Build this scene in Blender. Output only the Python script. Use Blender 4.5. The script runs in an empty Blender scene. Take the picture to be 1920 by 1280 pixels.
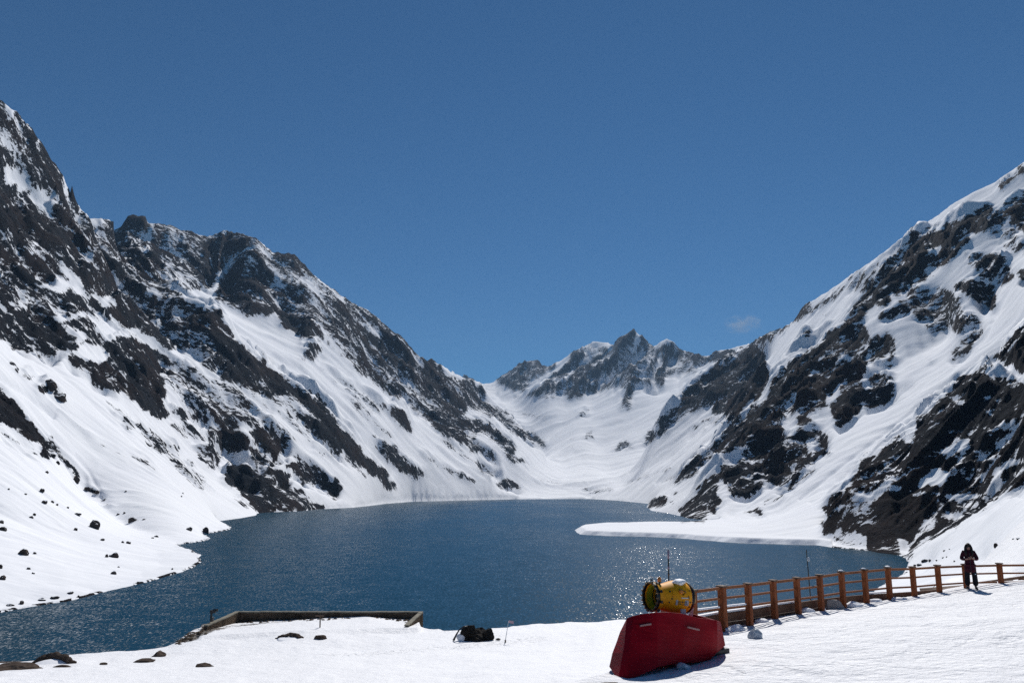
import bpy, bmesh, math, random
import numpy as np
from math import radians as R, sin, cos, pi
from mathutils import Vector, Matrix

# ------------------------------------------------------------------ camera, sky, sun, exposure
scene = bpy.context.scene
FPX = 1493.0; HORIZON = 920.0; EYE = 30.0
PITCH = math.atan((HORIZON - 640.0) / FPX)
cam_data = bpy.data.cameras.new('camera'); cam = bpy.data.objects.new('camera', cam_data)
scene.collection.objects.link(cam); scene.camera = cam
cam_data.sensor_width = 36.0; cam_data.lens = 36.0 * FPX / 1920.0
cam_data.clip_start = 0.5; cam_data.clip_end = 60000.0
cam.location = (0, 0, EYE); cam.rotation_euler = (R(90) + PITCH, 0, 0)

SUN_AZ, SUN_EL = R(13.0), R(44.0)          # azimuth to the right of the view direction
world = bpy.data.worlds.new('World'); scene.world = world; world.use_nodes = True
wn = world.node_tree.nodes; wl = world.node_tree.links
bg = wn['Background']
sky = wn.new('ShaderNodeTexSky'); sky.sky_type = 'NISHITA'; sky.sun_disc = False
sky.sun_elevation = SUN_EL; sky.sun_rotation = SUN_AZ
sky.altitude = 2900; sky.air_density = 1.0; sky.dust_density = 0.1; sky.ozone_density = 5.0
tint = wn.new('ShaderNodeMix'); tint.data_type = 'RGBA'; tint.blend_type = 'MULTIPLY'; tint.inputs[0].default_value = 1.0
wl.new(sky.outputs[0], tint.inputs[6]); tint.inputs[7].default_value = (0.45, 0.845, 1.0, 1)   # deep polarised blue of high altitude
wl.new(tint.outputs[2], bg.inputs[0]); bg.inputs[1].default_value = 0.06
sun_d = bpy.data.lights.new('sun', 'SUN'); sun = bpy.data.objects.new('sun', sun_d)
scene.collection.objects.link(sun)
sun_d.energy = 4.6; sun_d.angle = R(0.53); sun_d.color = (1.0, 0.965, 0.92)
sdir = Vector((sin(SUN_AZ) * cos(SUN_EL), cos(SUN_AZ) * cos(SUN_EL), sin(SUN_EL)))
sun.rotation_euler = sdir.to_track_quat('Z', 'Y').to_euler()
scene.view_settings.view_transform = 'Standard'; scene.view_settings.look = 'None'
scene.view_settings.exposure = 0.0; scene.view_settings.gamma = 1.0
scene.view_settings.use_curve_mapping = False
scene.cycles.max_bounces = 6; scene.cycles.volume_bounces = 0
scene.cycles.sample_clamp_indirect = 4.0
scene.cycles.use_denoising = False
scene.cycles.use_adaptive_sampling = False

# ------------------------------------------------------------------ measuring helpers
CP, SP = cos(PITCH), sin(PITCH)
def ray(px, py):
    """azimuth and slope (rise over horizontal run) of the sight line through a photo pixel"""
    dx = px - 960.0; v = 640.0 - py
    X = dx; Y = FPX * CP - v * SP; Z = FPX * SP + v * CP
    h = math.hypot(X, Y)
    return math.atan2(X, Y), Z / h
def pt(px, py, r):
    a, t = ray(px, py)
    return Vector((r * sin(a), r * cos(a), EYE + r * t))
def to_pixel(x, y, z):
    z = z - EYE
    d = y * CP + z * SP
    v = -y * SP + z * CP
    d = np.maximum(d, 1e-3)
    return 960.0 + FPX * x / d, 640.0 - FPX * v / d

# ------------------------------------------------------------------ noise (numpy, used to shape the ground)
def _hash(ix, iy, seed):
    h = (ix.astype(np.int64) * 374761393 + iy.astype(np.int64) * 668265263 + seed * 974634777) & 0xFFFFFFFF
    h = ((h ^ (h >> 13)) * 1274126177) & 0xFFFFFFFF
    h = h ^ (h >> 16)
    return (h & 0xFFFFFF).astype(np.float32) / np.float32(0xFFFFFF)
def vnoise(x, y, seed=0):
    ix = np.floor(x); iy = np.floor(y)
    fx = (x - ix).astype(np.float32); fy = (y - iy).astype(np.float32)
    ux = fx * fx * fx * (fx * (fx * 6 - 15) + 10); uy = fy * fy * fy * (fy * (fy * 6 - 15) + 10)
    ix = ix.astype(np.int64); iy = iy.astype(np.int64)
    a = _hash(ix, iy, seed); b = _hash(ix + 1, iy, seed); c = _hash(ix, iy + 1, seed); d = _hash(ix + 1, iy + 1, seed)
    return (a + (b - a) * ux) * (1 - uy) + (c + (d - c) * ux) * uy
def fbm(x, y, octaves, seed=0, ridged=False, gain=0.5):
    out = 0.0; amp = 1.0; tot = 0.0
    for k in range(octaves):
        n = vnoise(x, y, seed + k * 17)
        if ridged: n = 1 - np.abs(2 * n - 1)
        out = out + n * amp; tot += amp; amp *= gain
        x, y = (x * 0.8 - y * 0.6) * 2.03 + 11.3, (x * 0.6 + y * 0.8) * 2.03 - 7.1
    return out / tot

# ------------------------------------------------------------------ the relief of the place
# polar map grid around the viewpoint: u = azimuth, w = ln(distance)
AZ0, AZ1 = R(-38.5), R(38.5)
R0, RSPLIT, R1 = 7.0, 232.0, 12500.0
L0, L1 = math.log(R0), math.log(R1)
# every entry: photo pixel and distance in metres of a point on a ridge, gully, slope or shore
CREST = [   # skylines (the ground falls away behind them)
 [(-400,40,1700),(-150,120,1700),(0,188,1750),(35,222,1760),(65,255,1780),(90,292,1800),(97,308,1810),(118,330,1840),(127,362,1870),(129,398,1900)],
 [(129,405,1960),(150,411,2060),(190,411,2120),(212,425,2180)],
 [(-350,500,3300),(0,450,3300),(200,440,3300),(228,424,3300),(240,404,3300),(272,405,3300),(277,420,3320),(320,425,3350),(340,437,3380),(388,444,3400),(420,432,3400),(480,447,3400),(510,472,3400),(552,474,3400),(566,490,3420),(600,525,3450),(640,553,3500),(700,590,3600),(745,630,3700),(800,684,3900),(815,679,4100),(845,697,4300),(870,706,4500),(900,716,4900)],
 [(900,716,4900),(925,750,4800),(960,778,4650),(1000,820,4450),(1022,852,4300)],
 [(700,700,11000),(860,728,11000),(905,722,10500),(925,717,10300),(965,695,10000),(996,679,9800),(1010,687,9700),(1045,684,9500),(1060,672,9200),(1080,660,9000),(1113,640,8800),(1140,643,8700),(1150,650,8600),(1170,635,8400),(1188,621,8300),(1205,632,8300),(1224,652,8300),(1238,640,8100),(1250,634,8000),(1262,640,8000),(1278,658,8000),(1303,666,8000),(1330,662,7900),(1360,652,7800),(1390,646,7700),(1410,641,7600),(1500,600,7500),(1700,560,7500),(2300,560,7500)],
 [(1345,697,4000),(1380,664,3850),(1410,645,3700),(1420,638,3500),(1440,628,3300),(1480,606,3100),(1520,570,2900),(1560,542,2700),(1600,515,2500),(1640,487,2350),(1680,460,2200),(1720,432,2050),(1755,408,1950),(1790,380,1880),(1850,350,1860),(1880,332,1840),(1905,315,1820),(1920,306,1810),(2000,250,1760),(2300,60,1680)],
]
LINES = [   # ribs, gullies, slopes, flats (no fall behind)
 # left mountain, foreground fan and rock bands
 [(0,640,1000),(70,665,1030),(150,690,1080),(250,760,1130),(330,850,1170),(400,905,1180),(470,955,1120)],
 [(-350,600,700),(-100,700,680),(0,740,690),(60,800,700),(110,860,700),(160,930,690),(230,985,620),(330,1012,520)],
 [(-350,900,400),(0,960,430),(150,1010,430),(300,1040,420)],
 [(-350,300,1350),(0,480,1320),(60,560,1250),(150,640,1200),(200,680,1250),(290,770,1290),(380,850,1320),(440,910,1330),(470,950,1290)],
 # rib A (big rock foot in the lake)
 [(0,330,1620),(60,420,1640),(150,520,1600),(240,620,1540),(330,700,1500),(420,800,1440),(500,850,1400),(560,910,1390),(600,950,1390)],
 # chute between rib A and rib B
 [(160,500,1960),(260,600,1830),(340,665,1760),(420,720,1700),(500,765,1680),(560,820,1660),(620,880,1640),(690,940,1640)],
 # rib B
 [(129,410,1930),(175,440,1930),(215,500,1920),(235,530,1910),(330,560,1900),(400,580,1890),(427,610,1890),(457,650,1890),(513,700,1880),(567,730,1880),(617,777,1880),(650,812,1920),(677,837,1960),(720,883,2020),(748,925,2120)],
 # behind rib B: bottom of the couloir (hidden) and its snow
 [(180,445,2200),(230,510,2200),(290,540,2200),(350,565,2180),(430,625,2150),(470,665,2150),(525,712,2150),(580,745,2150),(630,788,2170),(700,855,2220),(765,925,2290)],
 [(230,450,2700),(300,520,2650),(380,560,2600),(480,610,2600),(560,640,2600),(600,680,2560),(700,780,2480),(790,890,2450),(835,928,2520)],
 # second mountain: buttress toes and couloirs
 [(480,447,3380),(500,520,3100),(540,600,2900),(560,640,2750)],
 [(420,432,3380),(400,500,3200),(390,545,2950)],
 [(420,500,3280),(430,550,3050)],
 [(640,553,3450),(700,680,3200),(770,770,3050),(860,850,2950),(930,880,3000),(985,918,3150)],
 [(745,630,3650),(800,730,3400),(870,800,3300),(930,845,3250),(945,870,3220)],
 [(830,690,4200),(880,760,3900),(930,800,3750),(980,850,3600)],
 # right mountain
 [(1375,668,3850),(1345,700,3800),(1280,745,3650),(1235,795,3500),(1213,832,3400)],           # spur E
 [(1440,700,3200),(1390,760,3100),(1330,800,3000),(1260,860,2900),(1180,905,2900)],           # snow below spur E
 [(1600,540,2250),(1560,600,2150),(1500,680,2050),(1440,730,1950),(1370,810,1850),(1310,870,1750),(1260,910,1680),(1224,948,1420)],
 [(1800,440,1650),(1740,500,1600),(1680,560,1500),(1600,640,1420),(1540,700,1350),(1500,750,1290),(1450,800,1220),(1400,850,1160),(1350,890,1110),(1310,940,1020),(1292,966,965)],   # main rock rib D
 [(1780,640,1350),(1700,680,1280),(1640,740,1220),(1600,760,1150),(1550,800,1100),(1500,850,1020),(1440,910,980),(1400,945,930),(1372,972,880)],
 [(2300,300,1380),(2000,420,1450),(1900,480,1440),(1860,560,1370),(1850,610,1340)],
 [(2300,180,1560),(2000,330,1620),(1920,390,1640)],
 [(1920,640,1050),(1860,690,1000),(1780,760,950),(1700,820,900),(1620,870,850),(1540,920,800),(1460,965,780),(1405,977,780)],   # snow couloir
 [(2250,520,900),(1990,600,820),(1920,660,780),(1860,710,760),(1800,790,720),(1700,850,680),(1620,900,690),(1560,955,640),(1548,985,590)],
 # rock spur C crest and face
 [(2300,350,690),(2050,540,678),(1920,622,667),(1880,670,661),(1830,700,650),(1780,735,644),(1740,770,638),(1700,810,627),(1650,845,610),(1620,872,592),(1600,895,575),(1570,930,552),(1552,965,529),(1550,990,518)],
 [(1920,900,437),(1850,940,443),(1780,980,448),(1700,1035,460)],
 [(1600,1005,489),(1600,950,520),(1610,905,554)],[(1680,1000,477),(1690,900,540)],
 [(1920,760,529),(1800,850,518),(1700,930,506),(1620,990,494)],
 [(1540,1018,506),(1620,1028,471),(1690,1036,454)],
 # near snow slope F
 [(2300,780,250),(2050,862,270),(1920,924,295),(1860,955,315),(1800,987,345),(1740,1020,380),(1706,1043,403)],
 [(2300,1000,110),(1960,1085,125),(1900,1088,160)],[(1800,1085,230),(1850,1050,260)],[(1722,1083,296),(1745,1060,345)],
 # valley floor and far slopes
 [(960,933,3020),(1000,925,3200),(1040,905,3600),(1060,880,4300),(1050,850,5200),(1030,820,6000),(980,780,7200),(940,750,8200),(915,735,9000)],
 [(900,925,3050),(980,915,3150),(1010,885,3600),(1020,865,4100)],
 [(1200,935,3050),(1180,920,3200),(1140,900,3500),(1100,880,4100)],
 [(1188,621,8250),(1160,645,8050),(1130,680,7800),(1060,720,7450),(995,745,7350)],
 [(1150,652,8580),(1120,680,8350),(1085,700,8150),(1010,735,7900)],
 [(1113,640,8750),(1085,665,8400),(1050,690,8150),(985,728,8000)],
 [(1224,654,8280),(1200,680,8100),(1170,705,7850),(1110,750,7300),(1060,780,6800)],
 [(1250,634,7950),(1235,655,7700),(1205,690,7350),(1150,745,6850),(1110,780,6450)],
 [(1278,660,7980),(1260,690,7700),(1230,730,7200)],
 [(1303,666,7950),(1290,690,7500),(1270,720,7100)],
 [(997,680,9750),(975,700,9300),(950,715,9000)],[(1045,685,9480),(1020,710,9300)],
 [(1320,700,7000),(1250,740,6500),(1180,800,5800),(1120,850,5200)],
 [(1390,700,6500),(1300,770,5600),(1200,850,4700)],
 [(1280,820,4600),(1200,870,4300),(1130,890,4200)],
 [(1100,750,7000),(1050,800,6300)],
 [(1160,720,7300),(1100,770,6800)],
 [(960,715,9300),(930,745,8800)],
]
# (pixel x, distance, height) lines of the near ground
NEAR = [
 [(-400,1280,98),(0,1280,100),(300,1280,100),(600,1280,98),(1000,1280,92),(1150,1270,96)],
 [(0,1250,130),(300,1232,138),(600,1215,140),(900,1215,138),(1100,1200,145)],
 [(500,1190,158),(600,1180,160),(760,1185,158)],
]
TERRACE = [
 # terrace in front of the fence
 [(1300,1190,22.1),(1353,1182,23.2),(1402,1172,24.3),(1449,1161,25.5),(1493,1152,26.8),(1536,1145,28.1),(1577,1138,29.4),(1620,1129,30.7),(1664,1122,32.0),(1710,1117,33.3),(1757,1111,34.7),(1810,1101,36.0),(1874,1093,37.0),(1938,1089,38.0),(2300,1080,39)],
 [(1165,1274,15.8),(1250,1250,16.9),(1345,1226,18.5),(1430,1200,21)],
 [(1140,1279,15.3),(1170,1264,16.8),(1230,1240,18.2),(1300,1208,20.4)],
 [(980,1300,13.8),(1090,1281,15.1)],
 [(1200,1290,15.2),(1500,1280,15.9),(1920,1280,16.0),(2300,1280,16)],
 [(1500,1200,20.4),(1700,1180,22.2),(1920,1165,23.0),(2300,1160,24)],
]
NEARZ = [   # (photo x, distance, absolute height)
 [(-400,7.5,21),(700,7.5,21),(2300,7.5,21)],[(-400,25,19.5),(200,25,19.5),(700,22,20),(960,22,20),(1300,25,19),(1757,33,21),(2300,33,24.5)],[(-400,50,15),(500,50,15),(900,45,15.5)],
 [(1100,40,16.5),(1300,45,15),(1500,50,14.5),(1620,60,13.5)],
 [(1838,42,24.6),(1890,45,24.7),(1960,46,24.8),(2300,46,25)],
 [(1150,90,8.6),(1350,95,7.5),(1500,120,7),(1620,170,7),(1720,230,5)],
 [(-400,152,4.2),(0,155,3.6),(150,156,3.6),(300,156,3.8),(335,157,3.9),(385,174,3.9),(450,180,3.3),(600,180,3.6),(690,178,4.0),(760,176,3.8),(785,174,3.6),(795,166,3.8),(850,162,3.8),(900,162,3.9),(1000,169,4.0),(1180,176,4.0),(1300,178,3.4),(1500,198,3.0),(1600,235,2.6),(1640,262,2.0)],
]
FAR_RIM = [(-400, 12400, 300), (860, 12400, 500), (1200, 12400, 500), (2300, 12400, 400)]
SHORE = [   # outline of the water at lake level: photo pixel (height 0), far part
 (-430,1215),(-200,1180),(0,1147),(60,1137),(130,1126),(200,1108),(280,1090),(340,1072),(368,1061),(378,1051),(374,1041),(358,1031),(330,1021),
 (352,1018),(380,1014),(394,1010),(390,1005),(376,1001),(400,998),(428,993),(434,989),(424,983),(402,977),(420,975),(450,971),(478,966),(482,962),(500,960),
 (560,958),(600,954),(620,953),(660,951),(690,948),(720,944),(770,940),(850,938),(960,935.5),(1050,935),(1110,935),(1160,938),(1200,942),(1218,944),(1213,950),(1222,957),(1250,961),(1272,966),
 (1290,971),(1325,975),(1352,976),(1300,981),(1240,982.5),(1130,984),(1090,988),(1077,994),(1088,1001),(1140,1004),(1200,1005),(1280,1009),(1340,1014),(1400,1018),(1470,1020),(1530,1021),(1570,1027),(1625,1032),(1660,1037),(1690,1041),
 (1702,1047),(1705,1058),(1696,1072),(1684,1084),(1660,1096),(1640,1106)]
SHORE_NEAR = [(1620,262),(1590,240),(1500,205),(1300,184),(1180,181),(1000,174),(900,168),(850,166),(797,181),(797,192),(438,196),(380,178),(338,160),(300,159),(150,159),(0,158),(-430,155)]

def rowpts(line, z=False):
    out = []
    for a, b, c in line:
        if z:
            az = math.atan2(a - 960.0, FPX * CP + 250 * SP) if c < EYE else math.atan2(a - 960.0, FPX)
            out.append((az, math.log(b), c))
        else:
            az, t = ray(a, b); out.append((az, math.log(c), EYE + c * t))
    return out
NU, NW = 576, 480
def rasterise(lines, NU, NW):
    s = np.zeros((NW, NU)); n = np.zeros((NW, NU))
    for pts in lines:
        for (a0, w0, z0), (a1, w1, z1) in zip(pts[:-1], pts[1:]):
            du = abs(a1 - a0) / (AZ1 - AZ0) * NU; dw = abs(w1 - w0) / (L1 - L0) * NW
            k = int(max(du, dw) * 2) + 2
            for i in range(k + 1):
                f = i / k
                u = (a0 + (a1 - a0) * f - AZ0) / (AZ1 - AZ0) * (NU - 1)
                w = (w0 + (w1 - w0) * f - L0) / (L1 - L0) * (NW - 1)
                iu, iw = int(round(u)), int(round(w))
                if 0 <= iu < NU and 0 <= iw < NW:
                    s[iw, iu] += z0 + (z1 - z0) * f; n[iw, iu] += 1
    return s, n
def inside(poly, X, Y):
    res = np.zeros(X.shape, bool); n = len(poly)
    x0, y0 = poly[-1]
    for x1, y1 in poly:
        c = (y0 > Y) != (y1 > Y)
        if y1 != y0:
            res ^= c & (X < (x1 - x0) * (Y - y0) / (y1 - y0) + x0)
        x0, y0 = x1, y1
    return res
def lake_outline():
    out = []
    for px, py in SHORE:
        a, t = ray(px, py); out.append((a, math.log(-EYE / t)))
    for px, r in SHORE_NEAR:
        out.append((math.atan2(px - 960.0, FPX * CP + 250 * SP), math.log(r)))
    return out
LAKE = lake_outline()
def build_lines():
    L = []
    for c in CREST:
        p = rowpts(c); L.append(p)
        L.append([(a, w + 0.10, EYE + (z - EYE) * 0.93) for a, w, z in p])
        L.append([(a, w + 0.22, EYE + (z - EYE) * 0.80) for a, w, z in p])
    # do not let the fall behind a skyline override a real line further back
    for c in LINES + NEAR: L.append(rowpts(c))
    for c in NEARZ + [FAR_RIM]: L.append(rowpts(c, True))
    return L
def solve():
    lines = build_lines()
    z = None
    for lev in (8, 4, 2, 1):
        nu, nw = NU // lev, NW // lev
        s, n = rasterise(lines, nu, nw)
        A, W = np.meshgrid(np.linspace(AZ0, AZ1, nu), np.linspace(L0, L1, nw))
        lk = inside(LAKE, A, W)
        fixed = (n > 0); val = np.where(fixed, s / np.maximum(n, 1), 0.0)
        val = np.where(lk, 0.0, val); fixed = fixed | lk
        if z is None: z = np.full((nw, nu), 100.0)
        else:
            z = z[np.clip((np.arange(nw) / 2).astype(int), 0, z.shape[0] - 1)][:, np.clip((np.arange(nu) / 2).astype(int), 0, z.shape[1] - 1)]
        z = np.where(fixed, val, z)
        for it in range(900 if lev > 1 else 350):
            p = np.pad(z, 1, mode='edge')
            q = (p[:-2, 1:-1] + p[2:, 1:-1] + p[1:-1, :-2] + p[1:-1, 2:]) * 0.25
            z = np.where(fixed, val, q)
    # soften the creases a little
    for it in range(3):
        p = np.pad(z, 1, mode='edge')
        q = (p[:-2, 1:-1] + p[2:, 1:-1] + p[1:-1, :-2] + p[1:-1, 2:]) * 0.25
        z = np.where(lk | (np.exp(W) < 60) | ((np.exp(W) > 5000) & (it > 0)), z, z * 0.5 + q * 0.5)
    # no steps where a slope meets the distant shore
    for it in range(14):
        p = np.pad(z, 1, mode='edge')
        q = (p[:-2, 1:-1] + p[2:, 1:-1] + p[1:-1, :-2] + p[1:-1, 2:]) * 0.25
        k = (~lk) & (np.exp(W) > 1150) & (np.exp(W) < 4200) & (z < 90)
        z = np.where(k, z * 0.4 + q * 0.6, z)
    # the far snow slopes run smooth and even
    for it in range(12):
        p = np.pad(z, 1, mode='edge')
        q = (p[:-2, 1:-1] + p[2:, 1:-1] + p[1:-1, :-2] + p[1:-1, 2:]) * 0.25
        k = (~lk) & (np.exp(W) > 3300) & (np.exp(W) < 8200) & (z - EYE < .118 * np.exp(W))
        z = np.where(k, z * 0.4 + q * 0.6, z)
    return z
BASE = solve()
def terrace_points():
    P = [(-300, 7.5, 26.4), (960, 7.5, 26.5), (2300, 7.5, 26.6), (1200, 11, 26.4), (2300, 11, 26.4)]
    P = [(math.atan2(a - 960.0, FPX), math.log(b), c) for a, b, c in P]
    for l in TERRACE: P += rowpts(l)
    return np.array([(math.exp(w) * sin(a), math.exp(w) * cos(a), z) for a, w, z in P])
TPTS = terrace_points()
# crest of the bank where the trodden terrace ends: azimuth -> distance
EDGE = [(-400,8.5),(300,9.5),(700,11.5),(900,13.2),(1040,15.0),(1120,16.4),(1170,18.2),(1230,20.4),(1300,22.7),(1353,23.8),(1402,25),(1449,26.2),(1493,27.5),(1536,28.8),(1577,30.1),(1620,31.4),(1664,32.7),(1710,34.1),(1757,35.8),(1800,37.2),(1840,37.8),(1900,38.6),(1960,39.4),(2300,41)]
EDGE = np.array([(math.atan2(p - 960.0, FPX * CP + 250 * SP), r) for p, r in EDGE])
def terrace(A, r):
    X, Y = r * np.sin(A), r * np.cos(A)
    C = np.c_[TPTS[:, :2], np.ones(len(TPTS))]; k = np.linalg.lstsq(C, TPTS[:, 2], rcond=None)[0]
    res = TPTS[:, 2] - C @ k
    num = 0.0; den = 1e-4
    for (x, y, _), e in zip(TPTS, res):
        w = 1.0 / ((X - x) ** 2 + (Y - y) ** 2 + .6) ** 1.5
        num = num + w * e; den = den + w
    z = X * k[0] + Y * k[1] + k[2] + num / den
    e = np.interp(A, EDGE[:, 0], EDGE[:, 1])
    d = np.maximum(r - e, 0)
    return z - np.where(d < .6, d * d, .36 + (d - .6) * 1.15)
def bicubic(G, u, w):
    """smooth sampling of the coarse relief; u, w in cells"""
    def cr(t): return (-0.5*t**3 + t**2 - 0.5*t, 1.5*t**3 - 2.5*t**2 + 1, -1.5*t**3 + 2*t**2 + 0.5*t, 0.5*t**3 - 0.5*t**2)
    iu = np.floor(u).astype(int); iw = np.floor(w).astype(int)
    cu = cr(u - iu); cw = cr(w - iw); out = 0
    for j in range(4):
        row = 0; jj = np.clip(iw + j - 1, 0, G.shape[0] - 1)
        for i in range(4):
            row = row + cu[i] * G[jj, np.clip(iu + i - 1, 0, G.shape[1] - 1)]
        out = out + cw[j] * row
    return out
def _smooth_z(A, W):
    return bicubic(BASE, (A - AZ0) / (AZ1 - AZ0) * (NU - 1), (W - L0) / (L1 - L0) * (NW - 1))
# the skylines keep their sharp teeth: difference between the surveyed crest and the smooth relief, per azimuth
_SKY = []
for c in CREST:
    p = np.array(rowpts(c)); p = p[np.argsort(p[:, 0])]
    g = np.linspace(p[0, 0], p[-1, 0], 1400)
    w = np.interp(g, p[:, 0], p[:, 1]); z = np.interp(g, p[:, 0], (p[:, 2] - EYE) / np.exp(p[:, 1])) * np.exp(w) + EYE
    _SKY.append((g, w, z - _smooth_z(g, w)))
def near_skyline(A, W):
    k = 0.0
    for g, w, d in _SKY:
        k = np.maximum(k, ((A >= g[0]) & (A <= g[-1])) * np.exp(-((W - np.interp(A, g, w)) / .035) ** 2))
    return k
def base_z(A, W):
    z = _smooth_z(A, W)
    for g, w, d in _SKY:
        z = z + np.interp(A, g, d, left=0, right=0) * np.exp(-((W - np.interp(A, g, w)) / .035) ** 2)
    return z
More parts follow.
